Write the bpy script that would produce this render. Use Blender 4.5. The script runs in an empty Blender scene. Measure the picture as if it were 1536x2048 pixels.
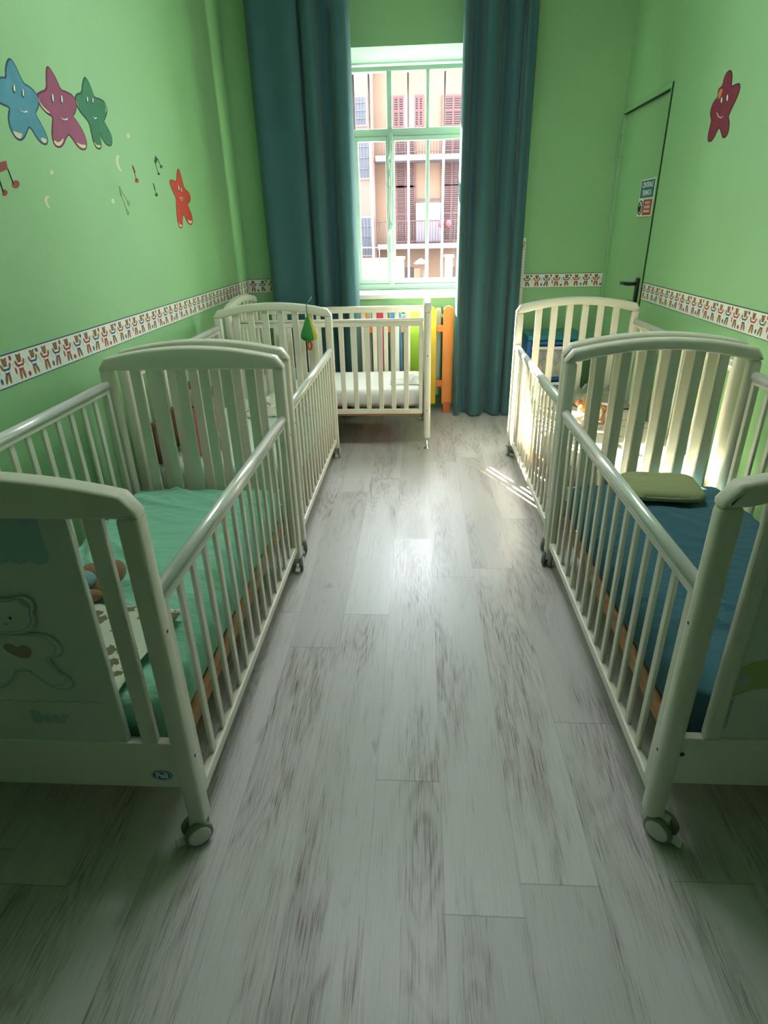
import bpy, bmesh, math, random
from mathutils import Vector, Matrix, noise
random.seed(7)
PI = math.pi
S = bpy.context.scene
COL = S.collection

# ---------------------------------------------------------------- camera, light, exposure
def setup():
    cam = bpy.data.cameras.new('camera'); co = bpy.data.objects.new('camera', cam); COL.objects.link(co)
    yaw, pitch, roll = -0.0663, -0.448, -0.025
    F = Vector((math.sin(yaw)*math.cos(pitch), math.cos(yaw)*math.cos(pitch), math.sin(pitch)))
    Rr = Vector((math.cos(yaw), -math.sin(yaw), 0)); U = Rr.cross(F)
    R2 = Rr*math.cos(roll)+U*math.sin(roll); U2 = U*math.cos(roll)-Rr*math.sin(roll)
    m = Matrix((R2, U2, -F)).transposed().to_4x4(); m.translation = Vector((0, 0, 1.35))
    co.matrix_world = m
    cam.sensor_fit = 'HORIZONTAL'; cam.sensor_width = 36; cam.lens = 36*1182.8/1536; cam.clip_start = .05; cam.clip_end = 300
    S.camera = co
    w = bpy.data.worlds.new('world'); S.world = w; w.use_nodes = True
    bg = w.node_tree.nodes['Background']; bg.inputs[0].default_value = (.87, .91, 1, 1); bg.inputs[1].default_value = 8.0
    sun = bpy.data.lights.new('sun', 'SUN'); so = bpy.data.objects.new('sun', sun); COL.objects.link(so)
    el = math.radians(30.5); az = Vector((.46, -1, 0)).normalized()
    d = Vector((az.x*math.cos(el), az.y*math.cos(el), -math.sin(el)))
    so.rotation_euler = d.to_track_quat('-Z', 'Y').to_euler(); so.location = (-4, 12, 12)
    sun.energy = 34; sun.angle = math.radians(.55); sun.color = (1, .90, .76)
    # unseen fill light added to brighten the foreground (its luminaire is built further down)
    a = bpy.data.lights.new('added_fill_light', 'AREA'); a.shape = 'RECTANGLE'; a.size = 1.1; a.size_y = .45; a.energy = 7; a.color = (.95, .97, 1)
    ao = bpy.data.objects.new('added_fill_light', a); COL.objects.link(ao); ao.location = (0, 2.3, 3.205)
    vs = S.view_settings; vs.view_transform = 'Standard'; vs.look = 'None'; vs.gamma = 1; vs.use_curve_mapping = False
    vs.exposure = 1.85
setup()

XL, XR, YB, YF, ZC = -1.322, 1.362, 4.83, -3.2, 3.3

# ---------------------------------------------------------------- materials
def nodes(name):
    m = bpy.data.materials.new(name); m.use_nodes = True; nt = m.node_tree
    return m, nt, nt.nodes['Principled BSDF']
def mat(name, col, rough=.5, metal=0, bump=0, bscale=200, var=0, vscale=6, spec=.5, sheen=0, stretch=None, emit=0, bdist=.01):
    m, nt, b = nodes(name)
    b.inputs['Base Color'].default_value = (*col, 1); b.inputs['Roughness'].default_value = rough
    b.inputs['Metallic'].default_value = metal; b.inputs['Specular IOR Level'].default_value = spec
    b.inputs['Sheen Weight'].default_value = sheen
    if emit:
        b.inputs['Emission Color'].default_value = (*col, 1); b.inputs['Emission Strength'].default_value = emit
    if bump or var:
        tc = nt.nodes.new('ShaderNodeTexCoord'); mp = nt.nodes.new('ShaderNodeMapping')
        nt.links.new(tc.outputs['Object'], mp.inputs[0])
        if stretch: mp.inputs['Scale'].default_value = stretch
    if bump:
        n = nt.nodes.new('ShaderNodeTexNoise'); n.inputs['Scale'].default_value = bscale; n.inputs['Detail'].default_value = 3
        bp = nt.nodes.new('ShaderNodeBump'); bp.inputs['Strength'].default_value = bump; bp.inputs['Distance'].default_value = bdist
        nt.links.new(mp.outputs[0], n.inputs['Vector']); nt.links.new(n.outputs[0], bp.inputs['Height']); nt.links.new(bp.outputs[0], b.inputs['Normal'])
    if var:
        n = nt.nodes.new('ShaderNodeTexNoise'); n.inputs['Scale'].default_value = vscale; n.inputs['Detail'].default_value = 4
        mx = nt.nodes.new('ShaderNodeMix'); mx.data_type = 'RGBA'
        mx.inputs[6].default_value = (*[c*(1-var) for c in col], 1); mx.inputs[7].default_value = (*[min(1, c*(1+var)) for c in col], 1)
        nt.links.new(mp.outputs[0], n.inputs['Vector']); nt.links.new(n.outputs[0], mx.inputs[0]); nt.links.new(mx.outputs[2], b.inputs['Base Color'])
    return m

def floor_mat():
    m, nt, b = nodes('grey_oak_planks'); N = nt.nodes.new; Lk = nt.links.new
    def mt(op, a=None, bb=None, c=None):
        n = N('ShaderNodeMath'); n.operation = op
        for i, v in enumerate((a, bb, c)):
            if v is None: continue
            if isinstance(v, (int, float)): n.inputs[i].default_value = v
            else: Lk(v, n.inputs[i])
        return n.outputs[0]
    geo = N('ShaderNodeTexCoord'); sp = N('ShaderNodeSeparateXYZ'); Lk(geo.outputs['Object'], sp.inputs[0])
    X, Y = sp.outputs[0], sp.outputs[1]
    xr = mt('DIVIDE', mt('ADD', X, .115), .174); row = mt('FLOOR', xr); fx = mt('SUBTRACT', xr, row)
    off = mt('ADD', mt('ADD', mt('MULTIPLY', mt('MULTIPLY', row, row), -.349), mt('MULTIPLY', row, .101)), .817)
    yr = mt('SUBTRACT', mt('DIVIDE', Y, 1.38), off); colm = mt('FLOOR', yr); fy = mt('SUBTRACT', yr, colm)
    idv = N('ShaderNodeCombineXYZ'); Lk(row, idv.inputs[0]); Lk(colm, idv.inputs[1])
    wn = N('ShaderNodeTexWhiteNoise'); wn.noise_dimensions = '3D'; Lk(idv.outputs[0], wn.inputs['Vector'])
    def vec(sx, sy, zf):
        c = N('ShaderNodeCombineXYZ'); Lk(mt('MULTIPLY', X, sx), c.inputs[0]); Lk(mt('MULTIPLY', Y, sy), c.inputs[1]); Lk(mt('MULTIPLY', wn.outputs[0], zf), c.inputs[2]); return c.outputs[0]
    def nz(v, scale, det=4, dist=0, rough=.5):
        n = N('ShaderNodeTexNoise'); Lk(v, n.inputs['Vector']); n.inputs['Scale'].default_value = scale; n.inputs['Detail'].default_value = det
        n.inputs['Distortion'].default_value = dist; n.inputs['Roughness'].default_value = rough; return n.outputs[0]
    def ramp(v, a, bb, ca, cb):
        r = N('ShaderNodeMapRange'); Lk(v, r.inputs[0]); r.inputs[1].default_value = a; r.inputs[2].default_value = bb; r.inputs[3].default_value = ca; r.inputs[4].default_value = cb; return r.outputs[0]
    broad = nz(vec(1, .16, 40), 7, 2, .6)                   # where the dark heartwood runs
    patch = ramp(broad, .46, .66, 0, 1)
    # cathedral rings
    base = nz(vec(1, .20, 60), 6.0, 1, .3)
    rings = mt('SINE', mt('MULTIPLY', base, 95.0)); rings = ramp(rings, -.2, 1, 0, 1)
    fine = nz(vec(1, .030, 30), 330, 3, .2, .6); fine = ramp(fine, .50, .64, 0, 1)
    mid = nz(vec(1, .045, 20), 95, 3, .5, .6); mid = ramp(mid, .50, .66, 0, 1)
    knot = nz(vec(1, .35, 90), 14, 2, .4); knot = ramp(knot, .70, .76, 0, 1)
    dark = mt('ADD', mt('ADD', mt('MULTIPLY', mt('MULTIPLY', fine, patch), .50), mt('MULTIPLY', mt('MULTIPLY', rings, patch), .22)),
              mt('ADD', mt('MULTIPLY', mt('MULTIPLY', mid, fine), .30), mt('MULTIPLY', knot, .35)))
    dark = mt('ADD', dark, mt('MULTIPLY', patch, .13)); dark = mt('ADD', dark, mt('MULTIPLY', fine, .07))
    cr = N('ShaderNodeMix'); cr.data_type = 'RGBA'; Lk(mt('MINIMUM', dark, 1.0), cr.inputs[0])
    cr.inputs[6].default_value = (*FLOOR_LIGHT, 1); cr.inputs[7].default_value = (*FLOOR_DARK, 1)
    tone = ramp(wn.outputs[0], 0, 1, .90, 1.06)
    # seams
    ex = mt('MINIMUM', fx, mt('SUBTRACT', 1.0, fx)); sx = ramp(ex, 0, .010, .80, 1)
    ey = mt('MINIMUM', fy, mt('SUBTRACT', 1.0, fy)); sy = ramp(ey, 0, .0016, .55, 1)
    tone = mt('MULTIPLY', tone, mt('MULTIPLY', sx, sy))
    vm = N('ShaderNodeVectorMath'); vm.operation = 'SCALE'; Lk(cr.outputs[2], vm.inputs[0]); Lk(tone, vm.inputs[3])
    Lk(vm.outputs[0], b.inputs['Base Color'])
    rr = ramp(nz(vec(1, .3, 5), 5, 2), .3, .7, .30, .42); Lk(rr, b.inputs['Roughness'])
    bp = N('ShaderNodeBump'); bp.inputs['Strength'].default_value = .12; bp.inputs['Distance'].default_value = .002
    Lk(mt('ADD', mt('MULTIPLY', sx, .6), mt('MULTIPLY', fine, -.5)), bp.inputs['Height']); Lk(bp.outputs[0], b.inputs['Normal'])
    return m
FLOOR_LIGHT = (.56, .555, .545); FLOOR_DARK = (.19, .135, .125)

def glass_mat():
    m = bpy.data.materials.new('window_glass'); m.use_nodes = True; nt = m.node_tree; nt.nodes.clear()
    o = nt.nodes.new('ShaderNodeOutputMaterial'); t = nt.nodes.new('ShaderNodeBsdfTransparent'); g = nt.nodes.new('ShaderNodeBsdfGlossy')
    g.inputs['Roughness'].default_value = .02; t.inputs[0].default_value = (.96, .98, .97, 1)
    f = nt.nodes.new('ShaderNodeFresnel'); f.inputs[0].default_value = 1.45; x = nt.nodes.new('ShaderNodeMixShader')
    nt.links.new(f.outputs[0], x.inputs[0]); nt.links.new(t.outputs[0], x.inputs[1]); nt.links.new(g.outputs[0], x.inputs[2]); nt.links.new(x.outputs[0], o.inputs[0])
    return m

def print_mat(name, base, spots, scale=24, thr=.62, rough=.9, second=None):
    """printed cloth: scattered blobs"""
    m, nt, b = nodes(name); N = nt.nodes.new; Lk = nt.links.new
    tc = N('ShaderNodeTexCoord'); v = N('ShaderNodeTexVoronoi'); v.inputs['Scale'].default_value = scale; Lk(tc.outputs['Object'], v.inputs['Vector'])
    n = N('ShaderNodeTexNoise'); n.inputs['Scale'].default_value = scale*4; Lk(tc.outputs['Object'], n.inputs['Vector'])
    ad = N('ShaderNodeMath'); ad.operation = 'MULTIPLY_ADD'; Lk(n.outputs[0], ad.inputs[0]); ad.inputs[1].default_value = .75; Lk(v.outputs['Distance'], ad.inputs[2])
    mr = N('ShaderNodeMapRange'); Lk(ad.outputs[0], mr.inputs[0]); mr.inputs[1].default_value = thr; mr.inputs[2].default_value = thr+.04; mr.inputs[3].default_value = 1; mr.inputs[4].default_value = 0
    mx = N('ShaderNodeMix'); mx.data_type = 'RGBA'; Lk(mr.outputs[0], mx.inputs[0]); mx.inputs[6].default_value = (*base, 1); mx.inputs[7].default_value = (*spots, 1)
    if second:
        n2 = N('ShaderNodeTexNoise'); n2.inputs['Scale'].default_value = scale*.6; Lk(tc.outputs['Object'], n2.inputs['Vector'])
        m2 = N('ShaderNodeMix'); m2.data_type = 'RGBA'; Lk(n2.outputs[0], m2.inputs[0]); m2.inputs[6].default_value = (*spots, 1); m2.inputs[7].default_value = (*second, 1); Lk(m2.outputs[2], mx.inputs[7])
    Lk(mx.outputs[2], b.inputs['Base Color']); b.inputs['Roughness'].default_value = rough; b.inputs['Specular IOR Level'].default_value = .2
    return m

M = dict(
    wall=mat('green_wall_paint', (.30, .55, .275), .75, bump=.12, bscale=90, var=.05, vscale=2.5, spec=.25),
    reveal=mat('pale_green_reveal', (.30, .50, .33), .7, bump=.1, bscale=60),
    door=mat('green_door_paint', (.285, .52, .265), .5, bump=.05, bscale=60, spec=.35),
    ceil=mat('white_ceiling', (.80, .84, .78), .9),
    floor=floor_mat(),
    crib=mat('cream_lacquer', (.74, .73, .62), .38, bump=.03, bscale=60, spec=.5),
    crib_panel=mat('pale_panel', (.60, .66, .58), .5, bump=.03, bscale=80),
    panel_blue=mat('pale_blue_print', (.34, .50, .52), .6),
    relief=mat('bluish_relief_line', (.40, .52, .48), .6),
    heart=mat('brown_heart_print', (.34, .25, .18), .6),
    hill=mat('leaf_green_print', (.42, .50, .18), .6),
    dark=mat('dark_socket', (.02, .02, .02), .5),
    sleeve=mat('silver_rail_cap', (.86, .88, .86), .24, metal=.35, spec=.6),
    plastic=mat('grey_white_plastic', (.66, .67, .60), .4),
    tyre=mat('dark_grey_rubber', (.20, .22, .19), .6),
    chrome=mat('chrome', (.8, .8, .8), .15, metal=1),
    pine=mat('orange_pine', (.50, .26, .11), .55, var=.25, vscale=14, stretch=(6, .6, 6)),
    mint=mat('mint_sheet', (.26, .58, .42), .92, bump=.7, bscale=9, spec=.15, sheen=.1, stretch=(.35, 1.6, 1), bdist=.04),
    white_cloth=mat('white_sheet', (.80, .80, .76), .92, bump=.3, bscale=18, spec=.15),
    blue=mat('petrol_blue_sheet', (.065, .16, .205), .92, bump=.6, bscale=9, spec=.15, stretch=(.3, 1.4, 1), bdist=.04),
    olive=mat('olive_pillow', (.36, .40, .21), .95, bump=.25, bscale=40, spec=.1),
    curtain=mat('teal_curtain', (.048, .135, .150), .85, bump=.2, bscale=300, spec=.2, sheen=.15),
    white=mat('white_paint', (.82, .84, .80), .45),
    frame=mat('pale_green_window_paint', (.34, .42, .37), .45, var=.12, vscale=12, spec=.4),
    bar=mat('iron_bar_paint', (.035, .020, .018), .5),
    barw=mat('glare_white_bar', (.80, .82, .80), .5),
    black=mat('black_plastic', (.012, .012, .012), .35),
    glass=glass_mat(),
    paper=mat('white_wallpaper', (.80, .83, .76), .8),
    navy=mat('navy_ink', (.02, .05, .12), .8), bearbrown=mat('brown_ink', (.33, .15, .05), .8), redink=mat('red_ink', (.52, .03, .05), .8),
    blueink=mat('blue_ink', (.05, .11, .26), .8), whiteink=mat('white_ink', (.85, .86, .80), .8),
)
def C(name, c, r=.7, **k): return mat(name, c, r, **k)

# ---------------------------------------------------------------- mesh helpers
def obj(name, bm, m, parent=None, smooth=False, kind=None):
    me = bpy.data.meshes.new(name); bm.normal_update(); bm.to_mesh(me); bm.free()
    o = bpy.data.objects.new(name, me); COL.objects.link(o)
    for x in (m if isinstance(m, (list, tuple)) else [m]): me.materials.append(x)
    if smooth:
        for p in me.polygons: p.use_smooth = True
    if parent: o.parent = parent
    if kind: o['kind'] = kind
    return o
def soft(o, ang=40):
    me = o.data
    for p in me.polygons: p.use_smooth = True
    try: me.set_sharp_from_angle(angle=math.radians(ang))
    except Exception: pass
    return o
def thing(name, label, cat, loc=(0, 0, 0), rz=0, group=None):
    o = bpy.data.objects.new(name, None); COL.objects.link(o); o.location = loc; o.rotation_euler = (0, 0, rz); o.empty_display_size = .1
    return tag(o, label, cat, group)
def tag(o, label, cat, group=None):
    o['label'] = label; o['category'] = cat
    if group: o['group'] = group
    return o
def box(bm, x0, x1, y0, y1, z0, z1, bev=0, mi=0, seg=2):
    r = bmesh.ops.create_cube(bm, size=1)
    for v in r['verts']: v.co = Vector(((x0+x1)/2+v.co.x*(x1-x0), (y0+y1)/2+v.co.y*(y1-y0), (z0+z1)/2+v.co.z*(z1-z0)))
    fs = {f for v in r['verts'] for f in v.link_faces}
    for f in fs: f.material_index = mi
    if bev:
        es = list({e for v in r['verts'] for e in v.link_edges})
        bmesh.ops.bevel(bm, geom=es, offset=bev, segments=seg, affect='EDGES', profile=.5, material=-1)
def bx(*a, **k):
    bm = bmesh.new(); box(bm, *a, **k); return bm
def tube(bm, pts, r, n=8, cap=True, mi=0, closed=False):
    pts = [Vector(p) for p in pts]; rings = []
    for i, p in enumerate(pts):
        if closed: t = pts[(i+1) % len(pts)]-pts[i-1]
        else: t = pts[min(i+1, len(pts)-1)]-pts[max(i-1, 0)]
        t.normalize(); a = Vector((0, 0, 1)) if abs(t.z) < .9 else Vector((0, 1, 0))
        u = t.cross(a).normalized(); w = u.cross(t)
        rr = r[i] if isinstance(r, (list, tuple)) else r
        rings.append([bm.verts.new(p+(u*math.cos(2*PI*k/n)+w*math.sin(2*PI*k/n))*rr) for k in range(n)])
    m_ = len(rings)
    for i in range(m_ if closed else m_-1):
        A, B = rings[i], rings[(i+1) % m_]
        for k in range(n):
            f = bm.faces.new((A[k], A[(k+1) % n], B[(k+1) % n], B[k])); f.material_index = mi; f.smooth = True
    if cap and not closed:
        for rg in (rings[0][::-1], rings[-1]):
            f = bm.faces.new(rg); f.material_index = mi
def lathe(bm, prof, n=20, c=(0, 0, 0), mi=0, axis='Z'):
    rings = []
    for r, z in prof:
        rg = []
        for k in range(n):
            a = 2*PI*k/n; x, y = r*math.cos(a), r*math.sin(a)
            p = (x, y, z) if axis == 'Z' else ((z, x, y) if axis == 'X' else (x, z, y))
            rg.append(bm.verts.new(Vector(p)+Vector(c)))
        rings.append(rg)
    for A, B in zip(rings, rings[1:]):
        for k in range(n):
            f = bm.faces.new((A[k], A[(k+1) % n], B[(k+1) % n], B[k])); f.material_index = mi; f.smooth = True
    for rg in (rings[0][::-1], rings[-1]):
        f = bm.faces.new(rg); f.material_index = mi
def ball(bm, c, r, seg=20, mi=0, rot=None):
    rs = bmesh.ops.create_uvsphere(bm, u_segments=seg, v_segments=seg//2+2, radius=1)
    sc = r if isinstance(r, (tuple, list)) else (r, r, r)
    for v in rs['verts']:
        p = Vector((v.co.x*sc[0], v.co.y*sc[1], v.co.z*sc[2]))
        if rot: p = rot @ p
        v.co = p+Vector(c)
    for f in {f for v in rs['verts'] for f in v.link_faces}: f.material_index = mi; f.smooth = True
def poly_prism(bm, pts, n, depth, mi=0):
    """outline (3D points) extruded along n by depth, n-gon capped"""
    n = Vector(n); A = [bm.verts.new(Vector(p)) for p in pts]; B = [bm.verts.new(Vector(p)+n*depth) for p in pts]
    fs = []
    fs.append(bm.faces.new(A)); fs.append(bm.faces.new(B[::-1]))
    k = len(pts)
    for i in range(k): fs.append(bm.faces.new((A[i], B[i], B[(i+1) % k], A[(i+1) % k])))
    for f in fs: f.material_index = mi
    bmesh.ops.recalc_face_normals(bm, faces=fs)
    bmesh.ops.triangulate(bm, faces=fs[:2])
def smooth_loop(pts, it=2):
    for _ in range(it):
        q = []
        for i in range(len(pts)):
            a, b = pts[i], pts[(i+1) % len(pts)]
            q.append(tuple(a[j]*.75+b[j]*.25 for j in range(len(a)))); q.append(tuple(a[j]*.25+b[j]*.75 for j in range(len(a))))
        pts = q
    return pts
def text_mesh(txt, size, m, parent, mw, name='lettering', extrude=.0004, label=None, bold=0):
    cu = bpy.data.curves.new(name, 'FONT'); cu.body = txt; cu.size = size; cu.align_x = 'CENTER'; cu.align_y = 'CENTER'; cu.extrude = extrude; cu.offset = bold; cu.resolution_u = 3
    o = bpy.data.objects.new(name, cu); COL.objects.link(o)
    dg = bpy.context.evaluated_depsgraph_get(); me = bpy.data.meshes.new_from_object(o.evaluated_get(dg)); bpy.data.objects.remove(o)
    o = bpy.data.objects.new(name, me); COL.objects.link(o); me.materials.clear(); me.materials.append(m); me.transform(mw)
    if parent: o.parent = parent
    if label: o['label'] = label
    return o
def cloth_grid(nx, ny, f, thick=.004):
    bm = bmesh.new(); g = [[bm.verts.new(f(i/nx, j/ny)) for j in range(ny+1)] for i in range(nx+1)]
    for i in range(nx):
        for j in range(ny): bm.faces.new((g[i][j], g[i+1][j], g[i+1][j+1], g[i][j+1])).smooth = True
    bm.normal_update()
    if thick: bmesh.ops.solidify(bm, geom=bm.faces[:], thickness=thick)
    bmesh.ops.recalc_face_normals(bm, faces=bm.faces[:])
    return bm

# ---------------------------------------------------------------- the room
obj('floor', bx(XL-.1, XR+.1, YF-.1, YB+.02, -.1, 0), M['floor'], kind='structure')
obj('ceiling', bx(XL-.1, XR+.1, YF-.1, YB+.5, ZC, ZC+.1), M['ceil'], kind='structure')
obj('wall_left', bx(XL-.1, XL, YF-.1, YB+.5, -.1, ZC+.05), M['wall'], kind='structure')
obj('wall_front', bx(XL-.1, XR+.1, YF-.1, YF, -.1, ZC+.05), M['wall'], kind='structure')
# right wall with the doorway
D0, D1, DT = 3.955, 4.815, 2.015
bm = bmesh.new(); box(bm, XR, XR+.1, YF-.1, D0, -.1, ZC+.05); box(bm, XR, XR+.1, D1, YB+.5, -.1, ZC+.05); box(bm, XR, XR+.1, D0, D1, DT, ZC+.05)
obj('wall_right', bm, M['wall'], kind='structure')
# back wall, half a metre thick, with the window opening
WX0, WX1, WZ0, WZ1, WT = -.56, .42, .885, 2.43, .37
bm = bmesh.new()
box(bm, XL-.1, WX0, YB, YB+WT+.1, -.1, ZC+.05); box(bm, WX1, XR+.1, YB, YB+WT+.1, -.1, ZC+.05)
box(bm, WX0, WX1, YB, YB+WT+.1, -.1, WZ0-.02); box(bm, WX0, WX1, YB, YB+WT+.1, WZ1, ZC+.05)
obj('wall_back', bm, M['wall'], kind='structure')
# lining of the opening (sides and splayed head)
bm = bmesh.new()
box(bm, WX0, WX0+.012, YB+.001, YB+WT+.09, WZ0-.02, WZ1); box(bm, WX1-.012, WX1, YB+.001, YB+WT+.09, WZ0-.02, WZ1)
poly_prism(bm, [(WX0, YB+.001, WZ1), (WX0, YB+WT+.09, WZ1), (WX0, YB+WT+.09, WZ1-.022), (WX0, YB+.001, WZ1-.004)], (1, 0, 0), WX1-WX0)
obj('trim_1', bm, M['reveal'], kind='structure')
bm = bx(WX0+.012, WX1-.012, YB-.025, YB+WT, WZ0-.03, WZ0+.002, bev=.004); obj('trim_2', bm, M['white'], kind='structure')
# street side of the same house wall, around the opening
bm = bmesh.new(); EY0, EY1 = YB+WT+.1001, YB+WT+.16
for p in ((-12, WX0, -8, 14), (WX1, 12, -8, 14), (WX0, WX1, -8, WZ0-.03), (WX0, WX1, WZ1+.01, 14)): box(bm, p[0], p[1], EY0, EY1, p[2], p[3])
obj('wall_street', bm, C('grey_render', (.32, .30, .27), .9), kind='structure')
# ---------------------------------------------------------------- window
WY = YB+WT   # 5.20
win = obj('window_1', bmesh.new(), M['frame'], kind='structure')
def wbox(name, parts, m='frame', label=None, bev=.004):
    bm = bmesh.new()
    for p in parts: box(bm, *p, bev=bev)
    o = obj(name, bm, M[m], win)
    if label: o['label'] = label
    return o
zt = 2.39
F0, F1 = -.548, .408
wbox('outer_frame', [(F0, F0+.045, WY-.02, WY+.04, .905, zt), (F1-.045, F1, WY-.02, WY+.04, .905, zt), (F0, F1, WY-.02, WY+.04, zt-.03, zt), (F0, F1, WY-.03, WY+.04, .889, .935)])
wbox('transom', [(F0+.045, F1-.045, WY-.022, WY+.035, 1.962, 2.012)])
wbox('mullion', [(-.250, -.212, WY-.018, WY+.035, 2.012, zt-.03)]); wbox('mullion', [(.036, .062, WY-.018, WY+.035, 2.012, zt-.03)])
# casements
def casement(x0, x1, bars):
    p = [(x0, x0+.032, WY-.028, WY+.02, .937, 1.962), (x1-.032, x1, WY-.028, WY+.02, .937, 1.962), (x0, x1, WY-.0279, WY+.0199, 1.932, 1.962), (x0, x1, WY-.0279, WY+.0199, .937, .972)]
    for b in bars: p.append((b-.013, b+.013, WY-.02, WY+.015, .95, 1.95))
    return wbox('casement', p)
cas1 = casement(F0+.045, -.232, []); cas2 = casement(-.230, F1-.045, [.052])
bm = bmesh.new(); box(bm, -.252, -.208, WY-.04, WY-.027, .92, 1.985, bev=.004)
tube(bm, [(-.230, WY-.048, .93), (-.230, WY-.048, 1.975)], .007, 8)
for z in (1.0, 1.16, 1.38, 1.62, 1.80, 1.93): box(bm, -.243, -.217, WY-.052, WY-.036, z-.012, z+.012, bev=.003)
obj('bolt_rod', bm, M['frame'], cas2)
bm = bmesh.new(); tube(bm, [(-.245, WY-.062, 1.30), (-.232, WY-.066, 1.335), (-.215, WY-.062, 1.38)], [.008, .009, .006], 8); box(bm, -.24, -.22, WY-.06, WY-.04, 1.32, 1.35, bev=.003)
obj('window_handle', bm, M['frame'], cas2)
for x0, x1, z0, z1 in ((F0+.045, -.25, 2.012, zt-.03), (-.212, .036, 2.012, zt-.03), (.062, F1-.045, 2.012, zt-.03), (F0+.077, -.264, .972, 1.932), (-.198, .039, .972, 1.932), (.065, F1-.077, .972, 1.932)):
    bm = bmesh.new(); vs = [bm.verts.new(p) for p in ((x0, WY+.005, z0), (x1, WY+.005, z0), (x1, WY+.005, z1), (x0, WY+.005, z1))]; bm.faces.new(vs); obj('pane', bm, M['glass'], win)
# security grille outside
gr = tag(bpy.data.objects.new('window_grille', None), 'iron bars fixed outside the window panes', 'window grille'); COL.objects.link(gr); gr.location = (0, WY+.09, 0)
for x in (-.50, -.385, -.095, .175, .33):
    bm = bmesh.new(); box(bm, x-.008, x+.008, -.008, .008, .90, 1.99, bev=.002, mi=0); box(bm, x-.008, x+.008, -.008, .008, 1.99, 2.40, bev=.002, mi=1)  # lower lengths coloured white to carry the outdoor glare, upper ones keep iron colour
    o = obj('grille_bar', bm, [M['barw'], M['bar']], gr)
for z in (.93, 1.985):
    o = obj('cross_bar', bx(-.545, .405, .006, .014, z-.012, z+.012), M['barw'], gr)

# ---------------------------------------------------------------- door on the right
dr = obj('door_1', bx(XR+.012, XR+.05, D0+.022, D1-.02, .006, DT-.022, bev=.002), M['door'], kind='structure')
bm = bmesh.new()
for p in ((XR-.008, XR+.06, D0-.004, D0+.018, 0, DT), (XR-.008, XR+.06, D1-.018, D1+.004, 0, DT), (XR-.0079, XR+.06, D0-.004, D1+.004, DT-.018, DT+.012)): box(bm, *p, bev=.003)
obj('door_frame', bm, M['door'], dr)
bm = bmesh.new()   # dark strips standing in for the shade in the door gaps
box(bm, XR-.0090, XR+.055, D0-.0055, D0-.0041, .006, DT+.010); box(bm, XR-.0095, XR+.055, D0+.0, D1-.018, DT-.0195, DT-.0181)
obj('door_gap_shade', bm, C('dark_gap_shade', (.015, .06, .015), .8), dr)['label'] = 'dark strip as painted gap shade'
for z in (1.80, .35):
    bm = bmesh.new(); tube(bm, [(XR-.012, D1-.012, z-.08), (XR-.012, D1-.012, z+.08)], .009, 10); box(bm, XR-.006, XR+.012, D1-.05, D1-.018, z-.05, z+.07, bev=.002)
    obj('hinge', bm, M['door'], dr)
bm = bmesh.new(); box(bm, XR-.006, XR+.012, 4.045, 4.083, .80, 1.03, bev=.004)
obj('handle_plate', bm, M['black'], dr)['label'] = 'black handle plate'
bm = bmesh.new(); tube(bm, [(XR+.005, 4.064, .995), (XR-.05, 4.064, .995), (XR-.060, 4.075, .995), (XR-.062, 4.12, .995), (XR-.060, 4.19, .992), (XR-.052, 4.205, .985)], [.011, .011, .011, .010, .009, .007], 10)
obj('door_handle', bm, M['black'], dr)['label'] = 'black lever handle'
bm = bmesh.new(); tube(bm, [(XR+.002, 4.064, .885), (XR-.022, 4.064, .885)], .009, 10); box(bm, XR-.04, XR-.02, 4.058, 4.070, .868, .902, bev=.002)
obj('key', bm, M['chrome'], dr)

# signs on the door
def sign_mat(n, c): return C(n, c, .5)
sg = thing('door_sign', 'small teal and red CENTRALE TERMICA boiler room sign on the green door', 'sign', (XR+.012, 4.16, 1.475))
obj('sign_plate', bx(-.002, 0, -.125, .125, .0, .105, bev=.0005), M['whiteink'], sg)
obj('teal_field', bx(-.0028, -.0018, -.117, .117, .004, .098), sign_mat('sign_teal', (.02, .17, .20)), sg)
obj('sign_plate', bx(-.002, 0, -.125, .125, -.098, -.001, bev=.0005), M['whiteink'], sg)
obj('red_field', bx(-.0028, -.0018, -.117, .035, -.092, -.006), sign_mat('sign_red', (.45, .05, .03)), sg)
# text reads along -Y on this wall (viewer looks towards +X)
TRW = lambda y, z, x=-.003: Matrix(((0, 0, -1, x), (-1, 0, 0, y), (0, 1, 0, z), (0, 0, 0, 1)))
text_mesh('CENTRALE', .040, M['whiteink'], sg, TRW(0, .073), bold=.0006)
text_mesh('TERMICA', .040, M['whiteink'], sg, TRW(0, .030), bold=.0006)
text_mesh('VIETATO', .022, M['whiteink'], sg, TRW(-.041, -.025)); text_mesh('INGRESSO', .022, M['whiteink'], sg, TRW(-.041, -.048)); text_mesh('PERSONALE', .020, M['whiteink'], sg, TRW(-.041, -.071))
bm = bmesh.new(); tube(bm, [(-.003, .080+.036*math.cos(a*PI/12), -.049+.038*math.sin(a*PI/12)) for a in range(24)], .0035, 6, closed=True)
obj('ring_symbol', bm, M['black'], sg)
bm = bmesh.new(); tube(bm, [(-.003, .088, -.027), (-.003, .077, -.045), (-.003, .083, -.070)], [.006, .011, .009], 8); obj('hand_symbol', bm, M['black'], sg)

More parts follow.
